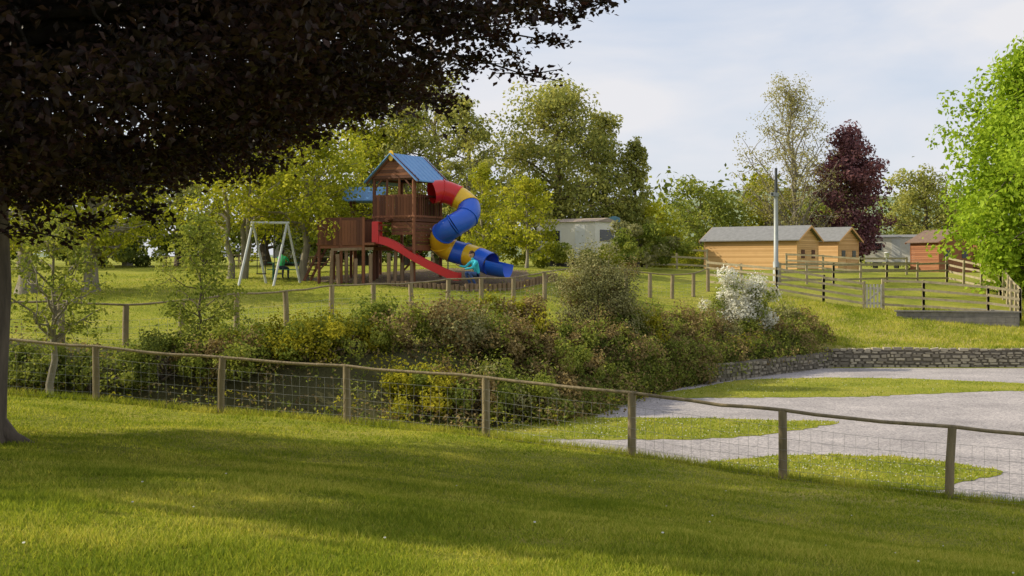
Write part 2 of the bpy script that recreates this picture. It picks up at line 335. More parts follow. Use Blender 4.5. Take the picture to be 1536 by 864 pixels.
# ------------------------------------------------------------ trees / bushes
BARK=mat_pbr('bark',(.20,.16,.12),(.08,.065,.05),5,.95,.7,(1,1,.25),bscale=22)
BARKG=mat_pbr('bark_pale',(.36,.32,.25),(.16,.14,.10),5,.95,.6,(1,1,.3),bscale=22)
BARKD=mat_pbr('bark_dark',(.07,.058,.048),(.03,.025,.02),5,.95,.5,(1,1,.3),bscale=22)
LF={}
LF['spring']=mat_leaf('leaf_spring',[(.13,.155,.015),(.23,.25,.022),(.36,.35,.045)],.45,gain=1.5)
LF['mid']=mat_leaf('leaf_mid',[(.085,.115,.022),(.155,.185,.035),(.25,.265,.055)],.38,gain=1.5)
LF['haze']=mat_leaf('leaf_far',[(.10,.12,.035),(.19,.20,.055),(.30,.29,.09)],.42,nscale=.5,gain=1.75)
LF['dark']=mat_leaf('leaf_dark',[(.045,.062,.015),(.08,.10,.022),(.135,.15,.035)],.3,gain=1.35)
LF['bright']=mat_leaf('leaf_bright',[(.14,.22,.018),(.24,.34,.028),(.33,.43,.05)],.45,gain=1.3)
LF['purple']=mat_leaf('leaf_purple',[(.085,.045,.050),(.15,.075,.08),(.22,.115,.11)],.3,tint=(1.2,.75,.75),gain=1.25)
LF['beech']=mat_leaf('leaf_copper_beech',[(.018,.013,.011),(.040,.024,.022),(.070,.040,.034)],.26,tint=(1.5,.8,.55),gloss=True)
LF['pale']=mat_leaf('leaf_pale',[(.27,.26,.10),(.38,.36,.14),(.46,.43,.20)],.42)
LF['grey']=mat_leaf('leaf_grey_green',[(.11,.115,.045),(.20,.20,.085),(.30,.28,.135)],.28,gain=1.35)
LF['yellow']=mat_leaf('leaf_yellow_green',[(.16,.17,.015),(.29,.275,.025),(.42,.38,.045)],.38,gain=1.25)
LF['white']=mat_leaf('blossom_white',[(.60,.58,.44),(.78,.76,.64),(.84,.83,.74)],.25,tint=(1,1,.9))
LF['dry']=mat_leaf('leaf_dry',[(.115,.085,.04),(.20,.15,.065),(.30,.23,.10)],.28,gain=1.3)
def bez(a,b,n,sag,wob):
    t=np.linspace(0,1,n)[:,None]; P=a*(1-t)+b*t; P[:,2]+=sag*np.sin(t[:,0]*math.pi); P[1:-1]+=R.normal(0,wob,(n-2,3)); return P
def tree(name,X,Y,H,Rc,cb,leaf,n,size,tr=.2,shape='egg',bark=BARK,limbs=26,spread=.16,lean=(0,0),zdrop=0,subs=4,gap=.0,flat=.7,stems=1,Ry=None,up=.55):
    z0=T(X,Y)-.1-zdrop; o=np.array([X,Y,z0]); mb=MB(); Ry=Ry or Rc
    top=o+np.array([lean[0],lean[1],H*.93])
    spines=[]
    for s in range(stems):
        ang=s*2.4+1; off=np.array([math.cos(ang),math.sin(ang),0])*(0 if stems==1 else tr*1.5)
        tp=top+off*(Rc*.9 if stems>1 else 0)/max(tr,.1)*.25; P=bez(o+off,tp,9,0,H*.012)
        P[0]=o+off; rad=tr*(np.linspace(1,0.12,9))*(1 if stems==1 else .7); rad[0]*=1.35
        mb.tube(P,rad,9,1); spines.append(P)
    clumps=[]
    for k in range(limbs):
        P=spines[k%stems]; t=(k+.5)/limbs; zc=cb+(H-cb)*t
        prof={'egg':math.sin(math.pi*min(1,(t*.86+.12))**.85),'round':math.sqrt(max(0,1-(1.75*t-.8)**2)),'cone':1.02-.92*t,'fan':.45+.55*math.sin(math.pi*(t*.8+.15))*1.0}[shape]
        prof=max(prof,.12); az=k*2.39996+R.uniform(-.4,.4); r=R.uniform(.72,1.12)
        st=max(.1,min(.93,(zc-(H*up*.35)*r*prof*.8)/(H*.93))); idx=st*8; i0=int(idx); A=P[i0]*(1-idx+i0)+P[min(8,i0+1)]*(idx-i0)
        B=np.array([P[min(8,i0)][0]+math.cos(az)*Rc*prof*r,P[min(8,i0)][1]+math.sin(az)*Ry*prof*r,z0+zc+R.normal(0,.03*H)])
        lp=bez(A,B,6,.04*H*R.uniform(-.5,1),Rc*.03); lr=max(.02,tr*.4*(1-.6*t)); mb.tube(lp,np.linspace(lr,lr*.2,6),5,1,cap=False)
        clumps.append((B,1)); clumps.append((lp[4],.9))
        if R.rand()<.6: clumps.append((lp[3],.8))
        for q in range(subs):
            j=R.randint(2,5); S=lp[j]; E=S+np.clip(R.normal(0,1,3),-1.6,1.6)*np.array([Rc*.28,Ry*.28,H*.07])*(.6+.6*prof)
            mb.tube(bez(S,E,4,0,.02*Rc),np.linspace(lr*.4,lr*.1,4),4,1,cap=False); clumps.append((E,.85))
    cs=[c for c in clumps if R.rand()>gap]
    per=max(3,int(n/len(cs)))
    for c,w in cs:
        m=int(per*R.uniform(.5,1.5)); sg=spread*Rc*w
        dv=R.normal(size=(m,3)); dv/=np.linalg.norm(dv,axis=1)[:,None]; rr=sg*R.uniform(.2,1,(m,1))**.5*1.7
        mb.leaves(c+dv*rr*np.array([1,1,flat]),size,dv*.7+np.array([0,0,.35]),0)
    return mb.obj(name,[LF[leaf],bark],origin=tuple(o))
def bush(name,X,Y,rx,ry,h,leaf,n,size,leaf2=None,f2=.3,clumps=60,twig=True,zoff=0,spike=0):
    z0=T(X,Y)-.08+zoff; mb=MB(); c0=np.array([X,Y,z0])
    m=[];
    for k in range(clumps):
        v=R.normal(size=3); v/=np.linalg.norm(v); v[2]=abs(v[2]) if R.rand()<.85 else -abs(v[2])*.3; r=R.uniform(.45,1.0)**.6*R.uniform(.75,1.15)
        x=X+v[0]*rx*r; y=Y+v[1]*ry*r; zt=T(x,y)
        c=np.array([x,y,max(zt,z0)*.5+z0*.5+h*.22+v[2]*h*.68*r]); m.append((c,v))
        if twig and k%2==0: mb.tube(bez(c0+R.normal(0,.15,3)*[1,1,0],c,4,.05,.05),[.03,.022,.012,.006],4,1,cap=False)
    per=n//clumps
    for c,v in m:
        q=int(per*R.uniform(.6,1.4)); sg=min(rx,h)*R.uniform(.16,.3); dv=R.normal(size=(q,3)); dv/=np.linalg.norm(dv,axis=1)[:,None]
        C=c+dv*(sg*R.uniform(.3,1,(q,1))**.5)*[1.1,1.1,.9]
        if spike: C[:,2]+=np.abs(R.normal(0,spike,q))*(R.rand(q)<.25)
        mt=0
        if leaf2 and R.rand()<f2: mt=2
        mb.leaves(C,size,dv*.7+v*.3+np.array([0,0,.2]),mt)
    ms=[LF[leaf],BARK]+([LF[leaf2]] if leaf2 else [])
    return mb.obj(name,ms,origin=tuple(c0))
def place(px,d): return PX(px,d),d
# --- copper beech foreground
def beech():
    X,Y=-7.0,16.4; z0=T(X,Y); mb=MB(); o=np.array([X,Y,z0])
    zz=np.array([-.3,0,.25,.8,2,3.5,5,7,9,11]); P=np.stack([X+.10*np.sin(zz*.9)+.02*zz*(zz<4),Y+.04*zz,z0+zz],1)
    mb.tube(P,[.60,.48,.40,.35,.33,.31,.28,.2,.12,.04],14,1)
    for a in range(7):
        an=a*.9+.2; mb.tube([o+[math.cos(an)*.2,math.sin(an)*.2,.35],o+[math.cos(an)*.5,math.sin(an)*.5,.02],o+[math.cos(an)*.85,math.sin(an)*.85,-.12]],[.17,.12,.05],6,1)
    def zb(x,y):
        return np.interp(x,[-16,-9,-6.5,-5,-4,-3.3,-1.6,-.6,1.1,2.2],[.7,.65,.7,.85,1.3,1.6,2.2,2.7,3.5,4.2])+max(0,y-16.4)*.11-max(0,16.4-y)*.02
    C=[]
    cen=np.array([-6.4,16.2,3.6])
    while len(C)<1000:
        v=R.uniform(-1,1,3)
        if np.linalg.norm(v)>1: continue
        c=cen+v*[8.2,7.6,6.6]
        if c[2]>3.8 and R.rand()<.5: continue
        if c[0]>-1.1 and c[2]<3.3+R.uniform(-.4,.4): continue
        b=zb(c[0],c[1])+.2+.25*math.sin(c[0]*3)*math.sin(c[1]*2.3)
        if c[2]<b: continue
        C.append(c)
    for k in range(460):
        x=R.uniform(-13,-1.3); y=R.uniform(11,22); 
        if ((x+6.3)/8.2)**2+((y-16.5)/7.0)**2>1: continue
        C.append(np.array([x,y,zb(x,y)+.2+abs(R.normal(0,.3))]))
    # coarser upper crown
    for k in range(1500):
        v=R.uniform(-1,1,3)
        if np.linalg.norm(v)>1: continue
        c=cen+v*[8.6,8.2,7.2]
        if c[2]<4.2: continue
        m=75; mb.leaves(c+R.normal(0,1,(m,3))*[.48,.48,.28],.27,np.array([-.5,0,.5]),0,aspect=.8)
    # unseen leaf mass added above the frame to shade the foreground lawn
    for k in range(900):
        v=R.uniform(-1,1,3)
        if np.linalg.norm(v)>1: continue
        c=np.array([-5.6,10.6,7.0])+v*[5.2,3.7,3.2]
        if c[2]<c[1]*.235+.7: continue
        m=75; mb.leaves(c+R.normal(0,1,(m,3))*[.48,.48,.28],.27,np.array([-.5,0,.5]),0,aspect=.8)
    for tx_,ty_ in ((-3,9.5),(-6,8.5),(-1.5,11),(-8.5,10),(-4.5,12)):
        mb.tube(bez(np.array([X,Y+.3,z0+7.2]),np.array([tx_,ty_,7.4]),8,.5,.08),np.linspace(.13,.02,8),6,2,cap=False)
    ends=[(pt(905,4,16.0)),pt(860,22,16.4),pt(786,112,16.1),pt(745,60,15.5),pt(662,160,16),pt(625,150,17),pt(560,165,16),pt(700,95,17),pt(800,30,17),pt(470,205,16),pt(400,250,16.5),pt(340,265,16),pt(230,315,15),pt(120,335,16),pt(60,350,15),pt(820,60,18),pt(730,20,14),pt(640,100,15)]
    tw=[]
    for e_ in ends:
        e_=np.array(e_); st=np.array([X+R.uniform(-.1,.1),Y,z0+R.uniform(4.6,6.0)]); 
        n_=12; P=bez(st,e_,n_,.35,.05); mb.tube(P,np.linspace(.11,.008,n_),6,2,cap=False)
        for k in range(5,n_):
            for q in range(4):
                E=P[k]+R.normal(0,1,3)*[.32,.35,.13]; mb.tube(bez(P[k],E,3,0,.01),[.012,.008,.004],4,2,cap=False); tw.append((E,P[k]))
    for E,S in tw:
        m=32; t=R.uniform(0,1,(m,1)); L=S*(1-t)+E*t+R.normal(0,1,(m,3))*[.10,.10,.06]; mb.leaves(L,.085,np.array([0,0,.8]),0,aspect=.65)
    for k,c in enumerate(C):
        if k%9==0:
            mb.tube(bez(np.array([X,Y,z0+R.uniform(4.2,8)]),c,6,.3,.12),np.linspace(.06,.01,6),5,2,cap=False)
        m=int(R.uniform(65,140)); s=R.uniform(.22,.42)
        L=c+R.normal(0,1,(m,3))*[s,s,s*.42]; mb.leaves(L,.105,np.array([0,0,.7]),0,aspect=.65)
    mb.obj('copper_beech_tree',[LF['beech'],BARK,BARKD],origin=tuple(o))
beech()
# --- lawn trees (left)
x,y=place(40,50.5); tree('cherry_tree',x,y,6.3,3.0,2.2,'spring',8000,.16,.40,'round',BARKG,22)
x,y=place(135,50.5); tree('cherry_tree',x,y,5.8,2.7,1.9,'spring',7000,.16,.34,'round',BARKG,22,gap=.1)
x,y=place(357,58); tree('field_maple_tree',x,y,6.9,2.6,2.6,'spring',8000,.17,.22,'egg',BARKG,22,stems=3)
x,y=place(457,57); tree('field_maple_tree',x,y,7.0,3.2,2.8,'spring',11000,.17,.2,'egg',BARKG,24)
def bg(name,px,d,row_top,w_px,leaf,n,size,cb=.18,**k):
    X,Y=place(px,d); H=PZ(row_top,d)-T(X,Y); return tree(name,X,Y,H,w_px/2/F*d,H*cb,leaf,n,size,**k)
bg('ash_tree',-20,72,170,230,'mid',8000,.26,tr=.3)
bg('ash_tree',150,76,200,190,'spring',8000,.26,tr=.3)
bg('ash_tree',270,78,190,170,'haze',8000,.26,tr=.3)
bg('ash_tree',400,80,165,170,'spring',9000,.26,tr=.3)
bg('lime_tree',545,78,132,170,'spring',15000,.24,tr=.35,shape='round')
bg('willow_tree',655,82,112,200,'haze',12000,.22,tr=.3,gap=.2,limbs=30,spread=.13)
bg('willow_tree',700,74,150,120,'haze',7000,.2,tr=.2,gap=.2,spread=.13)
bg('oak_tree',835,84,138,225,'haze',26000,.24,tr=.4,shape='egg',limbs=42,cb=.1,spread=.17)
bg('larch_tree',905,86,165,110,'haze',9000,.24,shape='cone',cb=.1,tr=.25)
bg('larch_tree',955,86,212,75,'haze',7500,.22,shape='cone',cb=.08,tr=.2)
bg('birch_tree',790,66,265,95,'spring',4500,.17,tr=.09,cb=.25,bark=BARKG)
bg('birch_tree',610,76,150,130,'haze',7000,.22,tr=.2)
bg('birch_tree',725,70,250,70,'spring',4000,.17,tr=.09,bark=BARKG)
bg('elder_tree',1050,103,280,150,'mid',11000,.26,cb=.05,shape='round',tr=.2)
bg('elder_tree',965,88,305,110,'spring',7000,.24,cb=.05,shape='round',tr=.2)
bg('poplar_tree',1188,103,122,150,'pale',14000,.17,cb=.22,shape='egg',tr=.32,limbs=54,spread=.13,gap=.03,bark=BARKG,subs=6,up=1.2)
bg('elder_tree',1150,106,262,95,'spring',6500,.26,cb=.05,shape='round')
bg('purple_plum_tree',1272,104,200,118,'purple',19000,.27,cb=.2,shape='egg',tr=.22,spread=.2,limbs=30,subs=5)
bg('sycamore_tree',1386,112,258,125,'haze',12000,.27,cb=.08,shape='round',tr=.3)
bg('sycamore_tree',1225,112,300,90,'mid',6000,.27,cb=.05,shape='round')
bg('horse_chestnut_tree',1572,66,62,270,'bright',54000,.28,cb=.04,shape='egg',tr=.35,limbs=60,spread=.19,subs=5)
x,y=place(80,28); tree('ash_sapling',x,y,5.0,1.3,2.4,'mid',3000,.1,.11,'egg',BARKG,20,gap=.15)
x,y=place(300,33.5); tree('elm_shrub',x,y,3.6,1.0,.6,'mid',5200,.095,.05,'egg',BARK,24,spread=.2)
def hedge(name,path,w,h,leaf,n,size,leaf2=None,hv=.25):
    mb=MB(); path=[np.array(p,float) for p in path]; Ls=[np.hypot(*(b-a)) for a,b in zip(path[:-1],path[1:])]; Tt=sum(Ls)
    nc=int(Tt*w*1.3)+20; per=n//nc
    for k in range(nc):
        s=R.uniform(0,Tt); i=0
        while s>Ls[i] and i<len(Ls)-1: s-=Ls[i]; i+=1
        p=path[i]+(path[i+1]-path[i])*s/Ls[i]+R.uniform(-.5,.5,2)*w
        hh=h*(1+hv*math.sin(p[0]*.9+1)*math.sin(p[0]*.37)+R.uniform(-hv,hv)*.5)
        z=T(p[0],p[1])+hh*R.uniform(.1,1)**.6-.2; m=int(per*R.uniform(.5,1.5)); sg=h*R.uniform(.12,.25)
        dv=R.normal(size=(m,3)); dv/=np.linalg.norm(dv,axis=1)[:,None]
        mb.leaves(np.array([p[0],p[1],z])+dv*sg*R.uniform(.3,1,(m,1))**.5*[1.4,1.4,1],size,dv*.7+[0,-.1,.3],1 if (leaf2 and R.rand()<.35) else 0)
    return mb.obj(name,[LF[leaf]]+([LF[leaf2]] if leaf2 else []),origin=(path[0][0],path[0][1],T(*path[0])))
hedge('hedge',[place(-150,74),place(200,74),place(600,76),place(780,76)],3.5,2.5,'dark',22000,.24,'mid')
hedge('hedge',[place(700,92),place(950,92),place(1060,98)],3.5,2.8,'mid',14000,.24,'spring')
hedge('hedge',[place(925,70),place(1010,73)],1.5,2.2,'mid',5000,.2,'grey')
hedge('hedge',[place(1020,110),place(1300,114),place(1600,114)],4,3.2,'dark',14000,.3,'mid')
hedge('hedge',[place(800,68),place(935,66)],1.5,1.5,'mid',7000,.17,'spring')
hedge('distant_tree_line',[(-260,190),(-60,180),(60,180),(110,170),(260,190)],22,11,'dark',40000,.9,'mid')
# --- bank shrubs
for (px,d,rx,ry,h,lf,n,sz,l2,f2) in [
 (255,31.5,1.0,.8,1.3,'dark',3500,.09,'mid',.3),(330,31.5,1.1,.9,1.3,'mid',4500,.09,'dry',.3),(400,32.5,1.1,1,1.1,'yellow',4500,.09,'mid',.4),
 (455,32.5,1.3,1,1.15,'mid',6000,.09,'yellow',.5),(520,33.5,1.3,1.1,1.2,'yellow',6000,.09,'mid',.4),(585,34,1.3,1.1,1.4,'mid',6000,.09,'dry',.35),
 (640,31.0,1.2,1,1.0,'yellow',6000,.09,'mid',.2),(690,34.5,1.4,1.2,1.4,'grey',6500,.09,'dry',.4),(700,37.5,1.5,1.2,1.3,'mid',6500,.10,'grey',.4),(745,34.5,1.2,1.1,1.4,'mid',5500,.09,'dry',.5),
 (765,38,1.3,1.2,1.4,'yellow',6500,.10,'dry',.5),(805,35,1.3,1.2,1.2,'dry',5500,.1,'mid',.5),(850,37.6,1.2,1.0,.9,'dry',5000,.1,'mid',.5),
 (700,31.4,1.2,.9,1.1,'mid',5500,.09,'dry',.4),(765,32.3,1.2,.9,1.1,'mid',5500,.09,'grey',.4),(820,33.6,1.1,.9,1.0,'dry',5000,.09,'mid',.5),(868,36.2,1.0,.8,.9,'mid',4500,.09,'dry',.5),(905,38.8,1.0,.8,.8,'mid',4500,.09,'dry',.4),
 (945,41.4,1.1,.9,1.1,'yellow',5500,.1,'mid',.5),(965,43.5,1.3,1.2,1.4,'mid',5500,.1,'dry',.4),(1005,45.5,1.4,1.2,1.4,'dry',6000,.1,'mid',.5),(1045,47,1.3,1.2,1.3,'mid',5000,.1,'dry',.5),
 (955,41.2,.8,.6,.7,'dry',3500,.09,'dark',.5),(985,42.6,.9,.6,.8,'mid',3500,.09,'dry',.5),(1015,44.0,.9,.6,.8,'dry',3500,.09,'mid',.5),(1045,45.2,.9,.6,.8,'mid',3500,.09,'dry',.5),(1080,46.6,.9,.6,.8,'dry',3500,.09,'grey',.5),(1115,47.6,.9,.6,.7,'mid',3500,.09,'dry',.5),(1150,48.8,1.0,.6,.9,'dry',3500,.09,'mid',.5),(1185,49.8,1.0,.6,.9,'mid',3500,.09,'dry',.5),(1215,50.3,.8,.6,.8,'dry',3000,.09,'mid',.4),
 (1165,51.0,1.2,.9,1.3,'mid',4500,.1,'grey',.5),(1200,51.8,1.0,.8,1.1,'dry',3500,.1,'mid',.5),(150,31,1.3,.9,.9,'mid',3500,.09,'dark',.3),(40,31,1.3,.9,.8,'mid',3500,.09,'dark',.3)]:
    x,y=place(px,d); bush('shrub',x,y,rx,ry,h,lf,int(n*1.05),sz,l2,f2,clumps=40,spike=.16)
x,y=place(895,41.2); bush('tamarisk_bush',x,y,1.5,1.1,3.2,'grey',22000,.07,'dry',.12,clumps=110,spike=.28)
x,y=place(1110,48.6); bush('hawthorn_bush',x,y,1.4,1.0,2.95,'white',16000,.09,'mid',.25,clumps=90,spike=.1)
mb=MB()
for k in range(3400):
    x=R.uniform(-14,12.5); y=R.uniform(27.5,53); s=sdist(np.array([x]),np.array([y]))[0]
    if s<(-.8 if x<3.8 else (-.35 if x<7 else .1)) or s>3.6+R.normal(0,.6): continue
    if x>3.5 and s<.3 and R.rand()<.4: continue
    m=R.randint(25,60); dv=R.normal(size=(m,3)); dv/=np.linalg.norm(dv,axis=1)[:,None]; q=R.uniform(.2,.5)
    mb.leaves(np.array([x,y,T(x,y)+q*.5])+dv*q*[1.2,1.2,.8],.09,dv*.6+[0,0,.4],R.choice([0,1,1,2,2,3]))
seg=[np.array(p) for p in ((.6,31.6),(1.4,33),(3.2,37),(5,41),(6.6,42.7),(12.2,49.1))]
for k in range(1400):
    i_=R.choice([0,1,2,3,4],p=[.12,.24,.28,.22,.14]); t=R.rand(); a,b=seg[i_],seg[i_+1]; d=(b-a)/np.linalg.norm(b-a); nr=np.array([d[1],-d[0]]); off=R.uniform(-.9,.45)
    if i_==4 and off>-.05 and R.rand()<.8: off=-abs(off)
    p=a+(b-a)*t+nr*off; top=T(*(a+(b-a)*t-nr*1.1)); lo=T(*p); z=lo+(max(top,lo)-lo)*R.uniform(0,.95)*(1 if off<.2 else .5)+.1
    if i_==4: z=max(z,CPZ+.62+R.uniform(-.25,.2))
    m=R.randint(25,55); dv=R.normal(size=(m,3)); dv/=np.linalg.norm(dv,axis=1)[:,None]; q=R.uniform(.15,.35)
    mb.leaves(np.array([p[0],p[1],z])+dv*q,.085,dv*.6+[nr[0]*.3,nr[1]*.3,.3],R.choice([0,1,1,2,2,0]))
mb.obj('undergrowth',[LF['dark'],LF['mid'],LF['dry'],LF['yellow']])
# ------------------------------------------------------------ playground
PW=mat_pbr('stained_timber',(.24,.095,.045),(.12,.048,.026),5,.7,.3,(1,1,.2),island=True,bscale=25)
LOG=mat_pbr('log_timber',(.32,.22,.13),(.17,.11,.065),5,.85,.4,(1,1,.2),bscale=25)
RED=mat_pbr('red_plastic',(.62,.020,.020),(.54,.016,.016),1.5,.28,0,spec=.5)
BLUE=mat_pbr('blue_plastic',(.020,.12,.64),(.016,.10,.56),1.5,.28,0,spec=.5)
YEL=mat_pbr('yellow_plastic',(.82,.52,.02),(.76,.46,.02),1.5,.28,0,spec=.5)
ROOFB=mat_pbr('blue_roof_board',(.16,.34,.62),(.13,.29,.54),2,.5,.05)
D=56.0
def play():
    bx,by=place(603,D); gz=T(bx,by); e=empty('wooden_play_tower',(bx,by,gz))
    r=np.array([.866,-.5,0.]); b=np.array([.5,.866,0.]); up=np.array([0,0,1.])
    c0=np.array([bx+.25,by,gz])
    W=2.1; h2=W/2
    def L(a,q,z): return c0+r*a+b*q+up*z
    def bm(mb,p,q,w,h,m=0): mb.beam(L(*p),L(*q),w,h,m)
    PL=2.75; EV=4.40; AP=5.40
    mb=MB()
    for a in (-h2,h2):
        for q in (-h2,h2):
            mb.tube([L(a,q,-.2),L(a,q,EV)],.075,8)
    bm(mb,(-h2-.08,0,PL),(h2+.08,0,PL),W+.16,.09)
    for z in (PL+.9,EV-.02):
        for s in (-1,1):
            bm(mb,(-h2,s*h2,z),(h2,s*h2,z),.08,.1); bm(mb,(s*h2,-h2,z),(s*h2,h2,z),.08,.1)
    for z in (PL-.14,1.35):
        for s in (-1,1):
            bm(mb,(-h2,s*(h2+.02),z),(h2,s*(h2+.02),z),.06,.16); bm(mb,(s*(h2+.02),-h2,z),(s*(h2+.02),h2,z),.06,.16)
    for k in range(13):
        t=-h2+.09+k*(W-.18)/12
        bm(mb,(t,-h2-.05,PL-.1),(t,-h2-.05,PL+.92),.125,.025); bm(mb,(t,h2+.05,PL-.1),(t,h2+.05,PL+.92),.125,.025); bm(mb,(-h2-.05,t,PL-.1),(-h2-.05,t,PL+.92),.025,.125)
        if not 4<k<10: bm(mb,(h2+.05,t,PL-.1),(h2+.05,t,PL+1.5),.025,.125)
        if k in (4,8): bm(mb,(t,-h2-.05,PL+.9),(t,-h2-.05,EV),.1,.03)
    for k in range(8):
        z=1.45+k*.14
        bm(mb,(h2+.02,-h2,z),(h2+.02,h2,z),.025,.125)
        if k>3: bm(mb,(-h2*.1,-h2-.02,z),(h2,-h2-.02,z),.025,.125)
    for s in (-1,1):
        bm(mb,(s*h2,-h2,PL-.6),(s*(h2-.55),-h2,PL-.1),.07,.07); bm(mb,(s*h2,-h2-.03,EV-.5),(s*(h2-.45),-h2-.03,EV-.03),.06,.06)
    bm(mb,(-h2,h2,.3),(h2,h2,2.2),.07,.07)
    ov=.34
    for s in (-1,1):
        nb=8
        for k in range(nb):
            z0=EV+.0+k*(AP-EV)/nb; z1=EV+(k+.92)*(AP-EV)/nb; hw=(h2+ov*.6)*(1-(z0-EV)/(AP-EV)*1.0)
            hw=max(hw-.05,.05); bm(mb,(-hw,s*(h2+.1),(z0+z1)/2),(hw,s*(h2+.1),(z0+z1)/2),.03,z1-z0)
        for t in (-1,1): bm(mb,(t*(h2+ov),s*(h2+.16),EV-.16),(0,s*(h2+.16),AP+.03),.04,.15)
    mb.obj('tower_frame',[PW],parent=e)
    mb=MB()
    for t in (-1,1):
        q=h2+.32
        P=[L(t*(h2+ov),-q,EV-.12),L(t*(h2+ov),q,EV-.12),L(0,q,AP+.1),L(0,-q,AP+.1)]
        P2=[p-up*.05 for p in P]; mb.add(P+P2,[(0,1,2,3),(7,6,5,4),(0,4,5,1),(1,5,6,2),(2,6,7,3),(3,7,4,0)])
        for k in range(1,8):
            qq=-q+k*2*q/8; mb.beam(L(t*(h2+ov),qq,EV-.115),L(0,qq,AP+.105),.02,.012)
    mb.obj('blue_roof',[ROOFB],parent=e)
    mb=MB(); a=np.arange(12)/12*2*math.pi
    o1=[L(math.cos(t)*.13,-h2-.19,AP-.02+math.sin(t)*.24) for t in a]; o2=[L(math.cos(t)*.13,-h2-.23,AP-.02+math.sin(t)*.24) for t in a]
    mb.add(o1+o2,[tuple(range(12)),tuple(range(12,24))]+[(k,(k+1)%12,12+(k+1)%12,12+k) for k in range(12)]); mb.obj('yellow_emblem',[YEL],parent=e)
    dk=MB(); c1=np.array([PX(524,D),D-.35,gz]); DZ=1.55; u=np.array([.97,-.24,0.]); v=np.array([.24,.97,0.]); w2,d2=1.02,.85
    def Q(a,q,z): return c1+u*a+v*q+up*z
    for a_ in (-w2,0,w2):
        for q in (-d2,d2): dk.tube([Q(a_,q,-.2),Q(a_,q,DZ+1.15 if q<0 or a_!=0 else DZ+1)],.07,8)
    dk.beam(Q(-w2-.1,0,DZ),Q(w2+.5,0,DZ),2*d2+.1,.1)
    for q in (-d2,d2):
        dk.beam(Q(-w2,q-.02,DZ+1.08),Q(w2,q-.02,DZ+1.08),.08,.12); dk.beam(Q(-w2,q,DZ-.12),Q(w2,q,DZ-.12),.06,.15)
        for k in range(15):
            t=-w2+.08+k*(2*w2-.16)/14; dk.beam(Q(t,q-.06,DZ-.05),Q(t,q-.06,DZ+1.02),.12,.025)
    for k in range(12):
        t=-d2+.08+k*(2*d2-.16)/11; dk.beam(Q(-w2-.05,t,DZ-.05),Q(-w2-.05,t,DZ+1.02),.025,.12)
    dk.beam(Q(-w2,-d2,.4),Q(0,-d2,DZ-.1),.06,.06); 
    for k in range(5): 
        dk.beam(Q(w2+.15+k*.2,-.5,DZ+.1+k*.24),Q(w2+.15+k*.2,.6,DZ+.1+k*.24),.22,.05)
    for q in (-.4,.3): dk.beam(Q(-w2-.9,q,-.05),Q(-w2-.02,q,DZ+.05),.07,.1)
    for k in range(6): t=(k+.7)/6.5; dk.beam(Q(-w2-.9+.88*t,-.4,1.6*t),Q(-w2-.9+.88*t,.3,1.6*t),.05,.05)
    dk.obj('lower_deck',[PW],parent=e)
    s=MB(); c2=np.array([PX(548,D+1.7),D+1.9,T(PX(548,D+2),D+2)]); 
    for a_ in (-.6,.6):
        for q in (-.6,.6): s.tube([c2+[a_,q,-.2],c2+[a_,q,3.55]],.07,8)
    s.beam(c2+[-.7,0,1.6],c2+[.7,0,1.6],1.3,.1)
    for k in range(9): t=-.6+k*.15; s.beam(c2+[t,-.65,1.6],c2+[t,-.65,2.5],.11,.025)
    s.obj('rear_tower_frame',[PW],parent=e)
    s=MB()
    for t in (-1,1):
        P=[c2+[-.95,t*.95,3.45],c2+[.95,t*.95,3.45],c2+[.95,0,4.1],c2+[-.95,0,4.1]]; P2=[p-np.array([0,0,.05]) for p in P]
        s.add(P+P2,[(0,1,2,3),(7,6,5,4),(0,4,5,1),(1,5,6,2),(2,6,7,3),(3,7,4,0)])
    s.obj('rear_blue_roof',[ROOFB],parent=e)
    lg=MB()
    for px,dd,hh in [(497,-1.4,1.45),(508,-1.5,1.3),(520,-1.2,1.55),(533,-1.6,1.1),(545,-.9,1.5),(556,-1.5,1.3),(583,-1.6,1.35),(592,-1.3,1.45),(603,-1.2,.9),(618,-1.5,1.0)]:
        X=PX(px,D+dd); z=T(X,D+dd); lg.tube([(X,D+dd,z-.2),(X+R.normal(0,.03),D+dd,z+hh)],.085,9)
    lg.beam((PX(497,D-1.4),D-1.4,gz+1.3),(PX(560,D-1.4),D-1.4,gz+1.35),.08,.12)
    lg.obj('log_posts',[LOG],parent=e)
    pts=[(648,289,.0),(664,287,.2),(686,295,.35),(703,309,.05),(701,325,-.45),(682,338,-.75),(666,350,-.35),(663,365,.15),(678,376,.3),(700,382,.1),(718,388,-.3),(736,396,-.75)]
    K=[np.array([PX(p,D+q-.1),D+q-.5,PZ(rw,D+q-.5)]) for p,rw,q in pts]
    def cat(t):
        i=min(int(t),len(K)-2); f=t-i; p0=K[max(i-1,0)];p1=K[i];p2=K[i+1];p3=K[min(i+2,len(K)-1)]
        return .5*((2*p1)+(-p0+p2)*f+(2*p0-5*p1+4*p2-p3)*f*f+(-p0+3*p1-3*p2+p3)*f**3)
    cols=[0,0,2,1,1,1,2,2,1,2,1]
    tb=MB(); rt=.50
    for k,cc in enumerate(cols):
        P=[cat(k+t) for t in np.linspace(0,1,7)]; tb.tube(P,rt,18,cc,cap=False)
        tb.tube(P,rt-.03,18,cc,cap=False)
        P0=[cat(k+.96 if k<len(cols)-1 else k+.95),cat(min(k+1.04,11))]; tb.tube([P0[0],(P0[0]+P0[1])/2,P0[1]],rt+.04,18,cc,cap=(k<len(cols)-1))
    A=cat(10.9); Bq=A+np.array([.8,-.35,-.08]); dd=(Bq-A); dd/=np.linalg.norm(dd); sx=np.cross(dd,up); sx/=np.linalg.norm(sx); uu=np.cross(sx,dd)
    V=[]; nS=15
